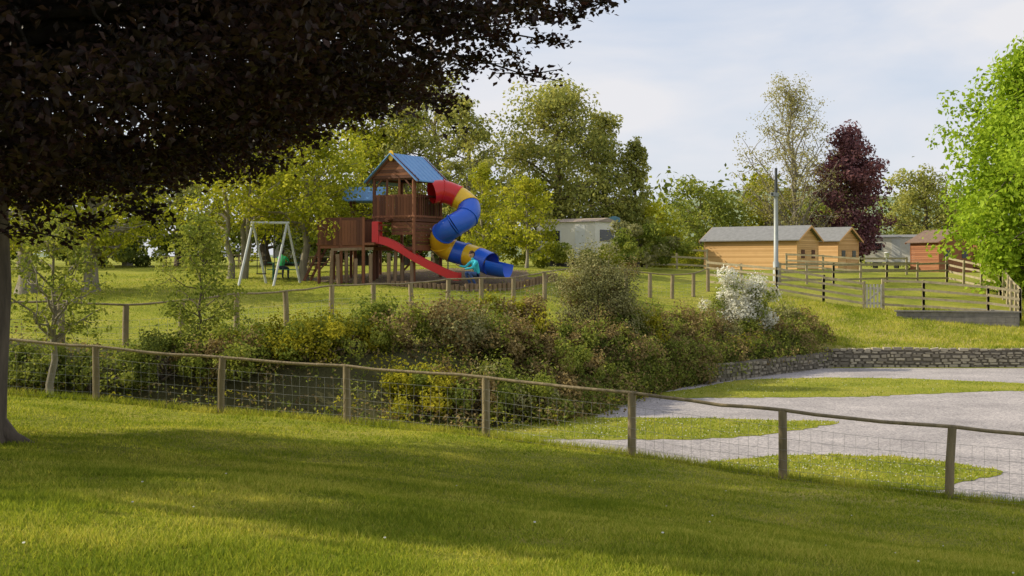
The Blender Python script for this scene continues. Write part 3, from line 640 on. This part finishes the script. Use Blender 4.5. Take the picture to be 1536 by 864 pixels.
    for i_,t in enumerate(np.linspace(0,1,6)):
        c=A*(1-t)+Bq*t; rr=rt*(1+.12*t)
        for ang in np.linspace(math.pi*1.02-.35+.25*t,2*math.pi+.3-.25*t,nS): V.append(c+sx*math.cos(ang)*rr+uu*math.sin(ang)*rr)
    Fq=[(i_*nS+j_,i_*nS+j_+1,(i_+1)*nS+j_+1,(i_+1)*nS+j_) for i_ in range(5) for j_ in range(nS-1)]
    tb.add(V,Fq,1,True)
    tb.obj('spiral_tube_slide',[RED,BLUE,YEL],parent=e)
    sl=MB(); A=np.array([PX(566,D-1.1),D-1.15,gz+1.62]); B=np.array([PX(690,D-1.7),D-1.7,T(PX(690,D-1.7),D-1.7)+.28]); n_=22
    dd=(B-A); hd=dd.copy(); hd[2]=0; hd/=np.linalg.norm(hd); sx=np.array([-hd[1],hd[0],0])
    cs=[(-.33,.30),(-.28,.30),(-.25,.02),(.25,.02),(.28,.30),(.33,.30),(.33,-.04),(-.33,-.04)]
    V=[]
    for t in np.linspace(0,1,n_):
        z=A[2]+(B[2]-A[2])*min(1,sst(np.array([t*.92+.04]))[0]*.55+t*.5)+.06*math.sin(t*9)*(1-t)
        c=A+(B-A)*t; 
        for a_,q in cs: V.append([c[0]+sx[0]*a_,c[1]+sx[1]*a_,z+q])
    m_=len(cs); Fq=[(i_*m_+j_,i_*m_+(j_+1)%m_,(i_+1)*m_+(j_+1)%m_,(i_+1)*m_+j_) for i_ in range(n_-1) for j_ in range(m_)]
    sl.add(V,Fq,0,False)
    for s_ in (-1,1): sl.box(A+sx*s_*.36+np.array([0,0,.42]),(.28,.05,.85),math.atan2(hd[1],hd[0]))
    sl.box(A+np.array([0,0,.86]),(.28,.7,.06),math.atan2(hd[1],hd[0]))
    sl.obj('red_slide',[RED],parent=e)
    pp=MB()
    for px,q in [(660,.4),(672,.2)]: X=PX(px,D+q); pp.tube([(X,D+q,gz-.1),(X,D+q,gz+2.6)],.03,8)
    pp.obj('steel_pole',[WIRE],parent=e)
play()
mb=MB()
path=[(590,53.9),(700,53.2),(770,53.9),(838,56.0)]; 
for a,b_ in zip(path[:-1],path[1:]):
    A=np.array(place(*a));B=np.array(place(*b_)); n_=int(np.hypot(*(B-A))/.2)
    for k in range(n_):
        p=A+(B-A)*k/n_; z=T(*p); h_=.20+R.uniform(0,.06)+(.08 if a[0]>=700 else 0); mb.tube([(p[0],p[1],z-.2),(p[0],p[1],z+h_)],.095,8)
mb.obj('log_edging',[LOG],origin=(PX(600,53),53,T(PX(600,53),53)))
mb=MB(); n_=40; P=[]
cx,cy=PX(650,57),57.3
for k in range(n_):
    a=k/n_*2*math.pi; x=cx+5.6*math.cos(a)*(1+.03*math.sin(3*a)); y=cy+3.4*math.sin(a); P.append((x,y,T(x,y)+.02))
for rr in (.66,.33):
    for k in range(n_):
        a=k/n_*2*math.pi; x=cx+rr*5.6*math.cos(a); y=cy+rr*3.4*math.sin(a); P.append((x,y,T(x,y)+.03))
P.append((cx,cy,T(cx,cy)+.03)); Fq=[]
for r_ in range(2):
    for k in range(n_): Fq.append((r_*n_+k,r_*n_+(k+1)%n_,(r_+1)*n_+(k+1)%n_,(r_+1)*n_+k))
for k in range(n_): Fq.append((2*n_+k,2*n_+(k+1)%n_,3*n_))
mb.add(P,Fq,0,True); mb.obj('bark_play_surface',[mat_pbr('bark_chip',(.22,.15,.09),(.10,.07,.045),9,.95,.8)])
def swing(px,d):
    x,y=place(px,d); z=T(x,y); e=empty('swing_set',(x,y,z)); mb=MB(); H=2.7; w=.75
    for s in (-1,1):
        for q in (-1,1): mb.tube([(x+s*w+q*.45,y+q*.8,z-.05),(x+s*w,y,z+H)],.055,8)
    mb.tube([(x-w-.1,y,z+H),(x+w+.1,y,z+H)],.06,8); mb.obj('frame',[mat_pbr('swing_metal',(.6,.62,.6),(.5,.52,.52),2,.5,0)],parent=e)
    mb=MB()
    for c in (-.38,.38):
        for s in (-.18,.18): mb.tube([(x+c+s,y,z+H),(x+c+s,y,z+.5)],.018,5)
        mb.box((x+c,y,z+.48),(.4,.2,.05))
    mb.obj('seats_and_chains',[mat_pbr('rubber',(.03,.03,.03))],parent=e)
swing(405,55.2)
def picnic(px,d,rz,colr=WOOD):
    x,y=place(px,d); z=T(x,y); e=empty('picnic_table',(x,y,z)); mb=MB(); ca,sa=math.cos(rz),math.sin(rz)
    def q(a,b,c): return (x+a*ca-b*sa,y+a*sa+b*ca,z+c)
    for k in range(5): mb.beam(q(-.85,-.3+k*.15,.75),q(.85,-.3+k*.15,.75),.13,.04)
    for s in (-1,1):
        for k in range(2): mb.beam(q(-.85,s*(.62+k*.13),.45),q(.85,s*(.62+k*.13),.45),.12,.04)
        for t in (-.6,.6): mb.beam(q(t,s*.65,-.03),q(t,s*.22,.73),.05,.09)
    for t in (-.6,.6): mb.beam(q(t+.045,-.78,.40),q(t+.045,.78,.40),.04,.09); mb.beam(q(t+.045,-.36,.69),q(t+.045,.36,.69),.04,.07)
    mb.obj('table',[colr],parent=e); return x,y,z
GT=mat_pbr('green_paint',(.06,.22,.16),(.05,.18,.13),3,.5,.1)
tx,ty,tz=picnic(430,57.6,.15,GT); picnic(485,62,-.2); picnic(265,67,.1); picnic(375,70,.3)
# ------------------------------------------------------------ people
SKIN=mat_pbr('skin',(.55,.33,.24),(.48,.28,.2),8,.55,.05); 
def mc(n_,c): return mat_pbr(n_,c,tuple(k*.75 for k in c),10,.8,.2)
HAIR=mc('hair',(.05,.03,.02)); SHOE=mc('shoe',(.05,.05,.06)); EYE=mc('eye_dark',(.02,.02,.02)); LIP=mc('lips',(.42,.15,.13))
def person(name,loc,rz,scale,J,topc,trc,headdir,parent=None):
    e=empty(name,loc); e.rotation_euler=(0,0,rz); e.scale=(scale,)*3
    tm=mc(name+'_top',topc); tr=mc(name+'_trousers',trc)
    verts=[];rad=[];edges=[];lab=[]
    def av(p,r): verts.append(tuple(p)); rad.append(r); return len(verts)-1
    idx={}
    def chain(names,label):
        for a,b in zip(names[:-1],names[1:]): edges.append((idx[a],idx[b])); lab.append(label)
    order=['pelvis','spine','chest','neck','head0']+[s+k for s in 'LR' for k in ('sh','el','wr','pa','hip','kn','an','to')]
    rr=dict(pelvis=.14,spine=.125,chest=.14,neck=.055,head0=.05,sh=.07,el=.047,wr=.03,pa=.034,hip=.095,kn=.062,an=.042,to=.036)
    for k in order: idx[k]=av(J[k],rr[k] if k in rr else rr[k[1:]])
    chain(['pelvis','spine','chest'],'t'); chain(['chest','neck'],'t'); chain(['neck','head0'],'s')
    for s in 'LR':
        chain(['chest',s+'sh',s+'el',s+'wr'],'t'); chain([s+'wr',s+'pa'],'s'); chain(['pelvis',s+'hip',s+'kn',s+'an'],'p'); chain([s+'an',s+'to'],'o')
        w=np.array(J[s+'wr']);p=np.array(J[s+'pa']); f=p-w; f/=np.linalg.norm(f); side=np.cross(f,[0,0,1.]) if abs(f[2])<.8 else np.cross(f,[0,1.,0]); side/=np.linalg.norm(side); nn=np.cross(side,f)
        for k,(o_,ln) in enumerate([(-.03,.075),(-.01,.085),(.01,.08),(.03,.062)]):
            a=av(p+side*o_+f*.015,.010);b=av(p+side*o_*1.25+f*(.02+ln*.5)+nn*.008,.009);c=av(p+side*o_*1.3+f*(.02+ln*.9)+nn*.028,.007)
            edges.extend([(idx[s+'pa'],a),(a,b),(b,c)]); lab.extend('sss')
        a=av(w*.35+p*.65-side*.035,.012);b=av(w*.1+p*.9-side*.062+nn*.01,.010);c=av(p+f*.02-side*.07+nn*.02,.008); edges.extend([(idx[s+'pa'],a),(a,b),(b,c)]); lab.extend('sss')
    me=bpy.data.meshes.new('tmp'); me.from_pydata(verts,edges,[]); ob=bpy.data.objects.new('tmp',me); scene.collection.objects.link(ob)
    md=ob.modifiers.new('s','SKIN'); sv=me.skin_vertices[0].data
    for k,r_ in enumerate(rad): sv[k].radius=(r_,r_*(.8 if k<3 else 1)); sv[k].use_root=(k==0)
    md.branch_smoothing=.5; ob.modifiers.new('ss','SUBSURF').levels=1
    dg=bpy.context.evaluated_depsgraph_get(); m2=bpy.data.meshes.new_from_object(ob.evaluated_get(dg)); bpy.data.objects.remove(ob)
    for m in (SKIN,tm,tr,SHOE): m2.materials.append(m)
    V=np.array(verts); A=np.array([V[a] for a,b in edges]); B=np.array([V[b] for a,b in edges]); mi={'s':0,'t':1,'p':2,'o':3}; RM=np.array([max(rad[a],rad[b]) for a,b in edges])
    for pl in m2.polygons:
        c=np.array(pl.center); d=B-A; t=np.clip(((c-A)*d).sum(1)/((d*d).sum(1)+1e-9),0,1); dist=np.linalg.norm(c-(A+d*t[:,None]),axis=1)/RM
        pl.material_index=mi[lab[int(dist.argmin())]]; pl.use_smooth=True
    b=bpy.data.objects.new('body',m2); scene.collection.objects.link(b); b.parent=e
    mb=MB(); nu,nv=20,14; V=[]
    for i_ in range(nv+1):
        ph=math.pi*i_/nv
        for j_ in range(nu):
            a=2*math.pi*j_/nu; x=math.sin(ph)*math.cos(a);y=math.sin(ph)*math.sin(a);z=math.cos(ph)
            w=1-.22*max(0,-z)**1.3; px_,py_,pz_=x*.076*w,y*.096*w,z*.115
            if y<-.8 and abs(x)<.28 and -.35<z<.1: py_-=.02*(1-abs(x)/.28)*(1 if z<-.05 else .5)
            if y<-.7 and .05<z<.25 and .2<abs(x)<.6: py_+=.008
            V.append((px_,py_,pz_))
    Fq=[(i_*nu+j_,i_*nu+(j_+1)%nu,(i_+1)*nu+(j_+1)%nu,(i_+1)*nu+j_) for i_ in range(nv) for j_ in range(nu)]
    mb.add(V,Fq,0,True)
    for s in (-1,1):
        mb.tube([(s*.032,-.086,.012),(s*.032,-.092,.012)],[.011,.008],8,2); mb.tube([(s*.076,.0,-.02),(s*.084,.006,.0),(s*.078,.0,.022)],[.010,.014,.008],6,0)
    mb.tube([(-.022,-.090,-.05),(0,-.096,-.05),(.022,-.090,-.05)],[.004,.007,.004],6,3)
    HV=[(x*1.1,y*1.1+.008,z*1.07+.006) for x,y,z in V]; HF=[f for f in Fq if (HV[f[0]][2]>.04 or (HV[f[0]][1]>.01 and HV[f[0]][2]>-.10))]
    mb.add(HV,HF,1,True)
    h=mb.obj('head',[SKIN,HAIR,EYE,LIP]); hp=Vector(J['head0'])+Vector((0,-.01,.1)); h.parent=e; h.location=hp; h.rotation_euler=headdir
    return e
stand=dict(pelvis=(0,0,.93),spine=(0,0,1.12),chest=(0,0,1.32),neck=(0,0,1.46),head0=(0,-.01,1.52),Lsh=(-.18,0,1.39),Lel=(-.24,.02,1.12),Lwr=(-.24,-.1,.9),Lpa=(-.24,-.14,.83),Rsh=(.18,0,1.39),Rel=(.24,.02,1.12),Rwr=(.24,-.1,.9),Rpa=(.24,-.14,.83),
 Lhip=(-.1,0,.88),Lkn=(-.11,-.02,.5),Lan=(-.11,.02,.09),Lto=(-.12,-.14,.04),Rhip=(.1,0,.88),Rkn=(.11,-.02,.5),Ran=(.11,.02,.09),Rto=(.12,-.14,.04))
squat=dict(pelvis=(0,.16,.42),spine=(0,.10,.60),chest=(0,0,.80),neck=(0,-.05,.94),head0=(0,-.07,1.0),Lsh=(-.18,0,.87),Lel=(-.24,-.2,.68),Lwr=(-.2,-.42,.72),Lpa=(-.19,-.49,.74),Rsh=(.18,0,.87),Rel=(.24,-.18,.66),Rwr=(.2,-.40,.62),Rpa=(.19,-.47,.61),
 Lhip=(-.1,.13,.40),Lkn=(-.15,-.25,.52),Lan=(-.13,-.05,.09),Lto=(-.14,-.21,.04),Rhip=(.1,.13,.40),Rkn=(.15,-.25,.50),Ran=(.13,0,.09),Rto=(.14,-.16,.04))
sit=dict(stand); sit.update(pelvis=(0,0,.56),spine=(0,0,.74),chest=(0,-.04,.93),neck=(0,-.07,1.07),head0=(0,-.09,1.12),Lsh=(-.18,-.05,1.0),Lel=(-.23,-.22,.83),Lwr=(-.15,-.42,.8),Lpa=(-.12,-.49,.79),Rsh=(.18,-.05,1.0),Rel=(.23,-.22,.83),Rwr=(.15,-.42,.8),Rpa=(.12,-.49,.79),
 Lhip=(-.1,-.04,.54),Lkn=(-.13,-.42,.5),Lan=(-.13,-.4,.09),Lto=(-.13,-.55,.04),Rhip=(.1,-.04,.54),Rkn=(.13,-.42,.5),Ran=(.13,-.38,.09),Rto=(.13,-.53,.04))
x,y=place(711,53.85); person('woman',(x,y,T(x,y)+.02),math.radians(-62),1.3,squat,(.06,.60,.72),(.06,.11,.28),(.25,0,0))
person('child',(tx-.1,ty-.72,tz),math.radians(165),1.0,sit,(.05,.50,.17),(.05,.06,.1),(.25,0,0))
x,y=place(566,D-.45); person('child',(x,y,T(PX(603,D),D)+1.61),math.radians(40),.66,stand,(.62,.10,.13),(.1,.1,.2),(.1,0,.2))
# ------------------------------------------------------------ right side wooden fences
def rail_fence(name,pts,h=1.25,rails=4,step=1.9,zs=None,mat=WOODL,pw=.11):
    e=empty(name,(pts[0][0],pts[0][1],T(*pts[0]))); mb=MB(); rl=MB()
    for a,b in zip(pts[:-1],pts[1:]):
        a=np.array(a);b=np.array(b);L=np.hypot(*(b-a));n_=max(1,round(L/step)); prev=None
        u=(b-a)/L; nr=np.array([u[1],-u[0]])*.075
        for k in range(n_+1):
            p=a+(b-a)*k/n_; z=T(*p) if zs is None else zs
            mb.beam((p[0],p[1],z-.3),(p[0]+R.normal(0,.02),p[1],z+h+.06),pw,pw)
            if prev is not None:
                for r_ in range(rails):
                    hh=.22+(h-.28)*r_/(rails-1)+.03
                    rl.beam((prev[0]+nr[0],prev[1]+nr[1],prev[2]+hh+R.normal(0,.015)),(p[0]+nr[0],p[1]+nr[1],z+hh+R.normal(0,.015)),.035,.11)
            prev=(p[0],p[1],z)
    mb.obj('posts',[mat],parent=e); rl.obj('rails',[mat],parent=e)
rail_fence('post_and_rail_fence',[place(1062,63),place(1165,60.5),place(1235,60),place(1296,59.5)])
rail_fence('post_and_rail_fence',[place(1325,59.5),place(1385,59),place(1482,58),place(1530,57.2)],h=1.4)
rail_fence('post_and_rail_fence',[place(1530,57.2),place(1500,66),place(1420,72)],h=1.4)
rail_fence('post_and_rail_fence',[place(1170,66),place(1250,68),place(1330,70),place(1420,72)],h=1.1,rails=3)
rail_fence('post_and_rail_fence',[place(970,74),place(1060,76)],h=1.2,rails=3)
rail_fence('post_and_rail_fence',[place(1180,78),place(1290,76),place(1360,76)],h=1.0,rails=3)
gx,gy=place(1298,59.5); gx2,gy2=place(1323,59.5); gz_=T((gx+gx2)/2,gy); e=empty('wooden_gate',(gx,gy,gz_)); mb=MB()
WP=mat_pbr('pale_paint',(.6,.56,.48),(.46,.42,.35),5,.7,.2)
for k in range(5): X=gx+.06+k*(gx2-gx-.12)/4; mb.beam((X,gy-.05,gz_+.1),(X,gy-.05,gz_+1.2),.08,.025)
for z in (.3,1.0): mb.beam((gx,gy,gz_+z),(gx2,gy,gz_+z),.03,.1)
mb.beam((gx,gy+.02,gz_+.3),(gx2,gy+.02,gz_+1.0),.03,.09); mb.obj('gate_leaf',[WP],parent=e)
CON=mat_pbr('concrete_block',(.26,.24,.22),(.15,.14,.13),3,.9,.4,bscale=20)
mb=MB(); 
A=np.array(place(1345,57.0));B=np.array(place(1528,55.6))
for k in range(3):
    for j_ in range(14):
        t0=j_/14+(.5/14 if k%2 else 0); t1=min(1,t0+.985/14); p=A+(B-A)*t0;q=A+(B-A)*t1; z=T(*B)+.05+.0
        mb.beam((p[0],p[1],z+k*.24),(q[0],q[1],z+k*.24),.25,.232)
mb.beam((A[0]-.1,A[1],T(*B)+.65),(B[0]+.1,B[1],T(*B)+.65),.34,.06)
C_=np.array(place(1500,63)); mb.beam((B[0],B[1]+.2,T(*B)+.28),(B[0]-.2,C_[1],T(*B)+.28),.25,.75)
mb.obj('concrete_block_wall',[CON],origin=(A[0],A[1],T(*A)))
# ------------------------------------------------------------ cabins
TAN=mat_pbr('tan_cladding',(.74,.46,.21),(.58,.34,.14),2,.75,.2,island=True); BRN=mat_pbr('red_brown_cladding',(.36,.155,.075),(.26,.105,.05),2,.75,.2,island=True)
FELT=mat_pbr('roof_felt',(.25,.25,.25),(.18,.18,.18),4,.9,.3); FELTB=mat_pbr('brown_roof_felt',(.22,.15,.11),(.15,.10,.075),4,.9,.3); GLASS=mat_pbr('dark_glass',(.03,.035,.04),(.02,.02,.025),2,.15,0,spec=.6)
WHITE=mat_pbr('white_paint',(.75,.75,.72),(.65,.65,.62),2,.6,.1)
def cabin(px,d,L,W,hw,hr,rz,clad,roofm,steps=False,z=None):
    x,y=place(px,d); z=T(x,y)-.05 if z is None else z; e=empty('wooden_cabin',(x,y,z)); ca,sa=math.cos(rz),math.sin(rz); up=np.array([0,0,1.])
    u=np.array([ca,sa,0]);v=np.array([-sa,ca,0]);o=np.array([x,y,z])
    def q(a,b,c): return o+u*a+v*b+up*c
    mb=MB(); nb=int(hw/.14)
    for k in range(nb):
        zz=(k+.5)*hw/nb
        for s in (-1,1):
            mb.beam(q(-L/2,s*W/2,zz),q(L/2,s*W/2,zz),.06,hw/nb-.012); mb.beam(q(s*L/2,-W/2,zz),q(s*L/2,W/2,zz),.06,hw/nb-.012)
    n2=int(hr/.12)
    for k in range(n2):
        w=W/2*(1-(k+.6)/n2)
        if w>.05:
            for s in (-1,1): mb.beam(q(s*L/2,-w,hw+(k+.5)*hr/n2),q(s*L/2,w,hw+(k+.5)*hr/n2),.06,hr/n2-.01)
    for a in (-L/2,L/2):
        for b in (-W/2,W/2): mb.beam(q(a,b,-.3),q(a,b,hw),.1,.1)
    mb.obj('walls',[clad],parent=e)
    mb=MB(); ov=.3
    for s in (-1,1):
        P=[q(-L/2-ov,s*(W/2+ov),hw-ov*hr/(W/2)+.06),q(L/2+ov,s*(W/2+ov),hw-ov*hr/(W/2)+.06),q(L/2+ov,0,hw+hr+.06),q(-L/2-ov,0,hw+hr+.06)]
        P2=[p+up*.07 for p in P]; mb.add(P+P2,[(3,2,1,0),(4,5,6,7),(0,1,5,4),(1,2,6,5),(2,3,7,6),(3,0,4,7)])
    mb.obj('roof',[roofm],parent=e)
    mb=MB()
    for s in (-1,1):
        for t in (-1,1): mb.beam(q(s*(L/2+ov+.02),t*(W/2+ov),hw-ov*hr/(W/2)+.03),q(s*(L/2+ov+.02),0,hw+hr+.04),.03,.14)
    mb.obj('barge_boards',[clad],parent=e)
    mb=MB()
    for s in (1,-1):
        mb.beam(q(s*(L/2+.045),-.35,.95),q(s*(L/2+.045),.35,.95),.03,1.85,1); 
        for b in (-.85,.85): 
            if W>2.8: mb.beam(q(s*(L/2+.05),b-.28,hw*.62),q(s*(L/2+.05),b+.28,hw*.62),.03,.6,0)
    mb.obj('door_and_windows',[GLASS,clad],parent=e)
    return e
cabin(1141,93,7.4,3.4,2.75,.9,math.radians(-38),TAN,FELT,True)
cabin(1215,99,6.5,3.2,2.85,.9,math.radians(-42),TAN,FELT,True)
cabin(1412,96,3.0,3.2,2.5,.8,math.radians(-66),BRN,FELTB)
cabin(1475,98,3.0,3.2,2.5,.8,math.radians(-66),BRN,FELTB)
cabin(1560,97,3.0,3.2,2.5,.8,math.radians(-66),BRN,FELTB)
def caravan(px,d,L,W,h,rz,roofc=FELT,zoff=.0):
    x,y=place(px,d); z=T(x,y)+zoff; e=empty('static_caravan',(x,y,z)); ca,sa=math.cos(rz),math.sin(rz)
    def q(a,b,c): return np.array([x+a*ca-b*sa,y+a*sa+b*ca,z+c])
    mb=MB(); M=np.array([[ca,-sa,0],[sa,ca,0],[0,0,1]])
    mb.box(q(0,0,.45+h/2),(L,W,h),M=M); mb.box(q(0,0,.5),(L+.04,W+.04,.1),mat=1,M=M)
    for s in (-1,1):
        n_=int(L/1.5)
        for k in range(n_):
            a=-L/2+(k+.5)*L/n_; 
            if k==n_//2: mb.box(q(a,s*(W/2+.01),.45+h*.48),(.7,.03,h*.86),mat=1,M=M)
            else: mb.box(q(a,s*(W/2+.012),.45+h*.62),(L/n_*.62,.03,.62),mat=3,M=M); mb.box(q(a,s*(W/2+.0),.45+h*.62),(L/n_*.7,.03,.72),mat=1,M=M)
        mb.box(q(s*(L/2+.012),0,.45+h*.62),(.03,W*.6,.7),mat=3,M=M)
    hr=.25; P=[q(-L/2-.1,-W/2-.12,.45+h),q(L/2+.1,-W/2-.12,.45+h),q(L/2+.1,W/2+.12,.45+h),q(-L/2-.1,W/2+.12,.45+h),q(-L/2-.1,0,.45+h+hr),q(L/2+.1,0,.45+h+hr)]
    mb.add(P,[(0,1,5,4),(2,3,4,5),(0,4,3),(1,2,5),(0,3,2,1)],2)
    for a in (-L*.35,0,L*.35): mb.box(q(a,0,.2),(.3,W*.8,.55),mat=4,M=M)
    mb.obj('body',[mat_pbr('cream_panel',(.78,.75,.66),(.70,.67,.58),2,.6,.05),WHITE,roofc,GLASS,CON],parent=e)
caravan(866,77,4.2,2.6,2.15,math.radians(-36),mat_pbr('terracotta_trim',(.40,.33,.27),(.32,.25,.2),3),zoff=.1)
caravan(455,78,3.0,2.3,1.9,math.radians(-12))
caravan(1345,108,5,2.6,2.1,math.radians(-20),zoff=.3)
caravan(150,82,5,2.6,2.1,math.radians(5),zoff=.0)
x,y=place(921,78); z=T(x,y); e=empty('water_tank',(x,y,z)); mb=MB()
mb.tube([(x,y,z+1.6),(x,y,z+1.75),(x,y,z+2.8),(x,y,z+3.05),(x,y,z+3.15)],[.4,.46,.46,.36,.1],20)
for a in range(4): mb.beam((x+.35*math.cos(a*1.57+.78),y+.35*math.sin(a*1.57+.78),z-.1),(x+.3*math.cos(a*1.57+.78),y+.3*math.sin(a*1.57+.78),z+1.65),.09,.09)
for k in range(3): mb.tube([(x,y,z+1.9+k*.3),(x,y,z+1.95+k*.3)],.49,20)
mb.obj('tank',[mat_pbr('teal_plastic',(.07,.17,.19),(.05,.14,.16),2,.5,.05)],parent=e)
GREY=mat_pbr('grey_steel',(.36,.38,.37),(.28,.30,.29),2,.5,.05,metal=.2); DK=mat_pbr('dark_steel',(.07,.08,.08),(.05,.05,.05),2,.5,0)
x,y=place(1164,66); z=T(x,y); zt=PZ(252,66); z1=PZ(292,66); e=empty('mast_lamp_post',(x,y,z)); mb=MB()
mb.tube([(x,y,z-.2),(x,y,z+1.2),(x,y,z+1.22),(x,y,z1)],[.17,.16,.12,.11],14,0); mb.tube([(x,y,z1),(x,y,zt)],[.09,.07],10,1); mb.tube([(x,y,z1-.1),(x,y,z1+.1)],.17,14,0)
mb.box((x-.18,y-.1,z1+.02),(.22,.16,.2),mat=0); mb.box((x-.24,y-.19,z1+.02),(.12,.03,.12),mat=1); mb.beam((x-.1,y,z1+.3),(x+.14,y,z1+.3),.04,.04,1)
mb.obj('post',[GREY,DK],parent=e)
x,y=place(1330,72); z=T(x,y); e=empty('bollard_lamp',(x,y,z)); mb=MB(); zt=PZ(378,72)
mb.tube([(x,y,z-.1),(x,y,zt-.3)],.04,10,0); mb.tube([(x,y,zt-.32),(x,y,zt-.28),(x,y,zt-.08),(x,y,zt-.06),(x,y,zt)],[.08,.12,.14,.2,.05],14,1); mb.obj('post',[GREY,WHITE],parent=e)
mb=MB(); n_=60; V=[]
for k in range(n_):
    x=-500+k*1000/(n_-1)
    for j_,(yy,f) in enumerate([(330,0),(380,.55),(450,.95),(560,1.0)]):
        hh=8+14*math.exp(-((x-110)/90)**2)+6*math.sin(x*.012)+2*math.sin(x*.05+yy); V.append((x,yy,1+max(0,hh)*f))
mb.add(V,[(k*4+j_,(k+1)*4+j_,(k+1)*4+j_+1,k*4+j_+1) for k in range(n_-1) for j_ in range(3)],0,True)
mb.obj('distant_hill',[mat_pbr('hill_green',(.22,.27,.15),(.15,.19,.12),.02,.95,0)])
# ------------------------------------------------------------ light
EL=math.radians(32); AZ=math.radians(9); sd=np.array([-math.cos(EL)*math.cos(AZ),math.cos(EL)*math.sin(AZ),math.sin(EL)])
ld=bpy.data.lights.new('sun','SUN'); ld.energy=5.0; ld.angle=math.radians(.5); ld.color=(1,.90,.69)
lo=bpy.data.objects.new('sun',ld); scene.collection.objects.link(lo); lo.rotation_euler=Vector(-sd).to_track_quat('-Z','Y').to_euler(); lo.location=(-30,0,30)
w=bpy.data.worlds.new('World'); scene.world=w; w.use_nodes=True; nt=w.node_tree; nt.nodes.clear(); l=nt.links
sk=N(nt,'ShaderNodeTexSky',sky_type='NISHITA',sun_disc=False); sk.sun_elevation=EL; sk.sun_rotation=math.atan2(sd[0],sd[1]); sk.air_density=1.0; sk.dust_density=1.0
tc=N(nt,'ShaderNodeTexCoord'); mp=N(nt,'ShaderNodeMapping'); mp.inputs['Scale'].default_value=(1,1,3.2); l.new(tc.outputs['Generated'],mp.inputs[0])
no=N(nt,'ShaderNodeTexNoise',i_Scale=3.6,i_Detail=6,i_Roughness=.5,i_Distortion=.4); l.new(mp.outputs[0],no.inputs['Vector'])
r=ramp(nt,[(.38,(.66,.66,.66)),(.62,(1,1,1))]); l.new(no.outputs[0],r.inputs[0])
r3=ramp(nt,[(.38,(5.4,5.75,6.7)),(.62,(6.1,6.1,6.35))]); l.new(no.outputs[0],r3.inputs[0])
mx=N(nt,'ShaderNodeMix',data_type='RGBA'); l.new(r.outputs[0],mx.inputs[0]); l.new(sk.outputs[0],mx.inputs[6]); l.new(r3.outputs[0],mx.inputs[7])
bg_=N(nt,'ShaderNodeBackground',i_Strength=.135); l.new(mx.outputs[2],bg_.inputs[0]); o=N(nt,'ShaderNodeOutputWorld'); l.new(bg_.outputs[0],o.inputs[0])
cd=bpy.data.cameras.new('camera'); cd.sensor_width=36; cd.lens=36*F/1536; cd.shift_y=-(432-HOR)/1536; cd.clip_end=3000; cd.clip_start=.1
co=bpy.data.objects.new('camera',cd); co.rotation_euler=(math.radians(90),0,0); scene.collection.objects.link(co); scene.camera=co
scene.view_settings.view_transform='Standard'; scene.view_settings.look='None'; scene.view_settings.exposure=0
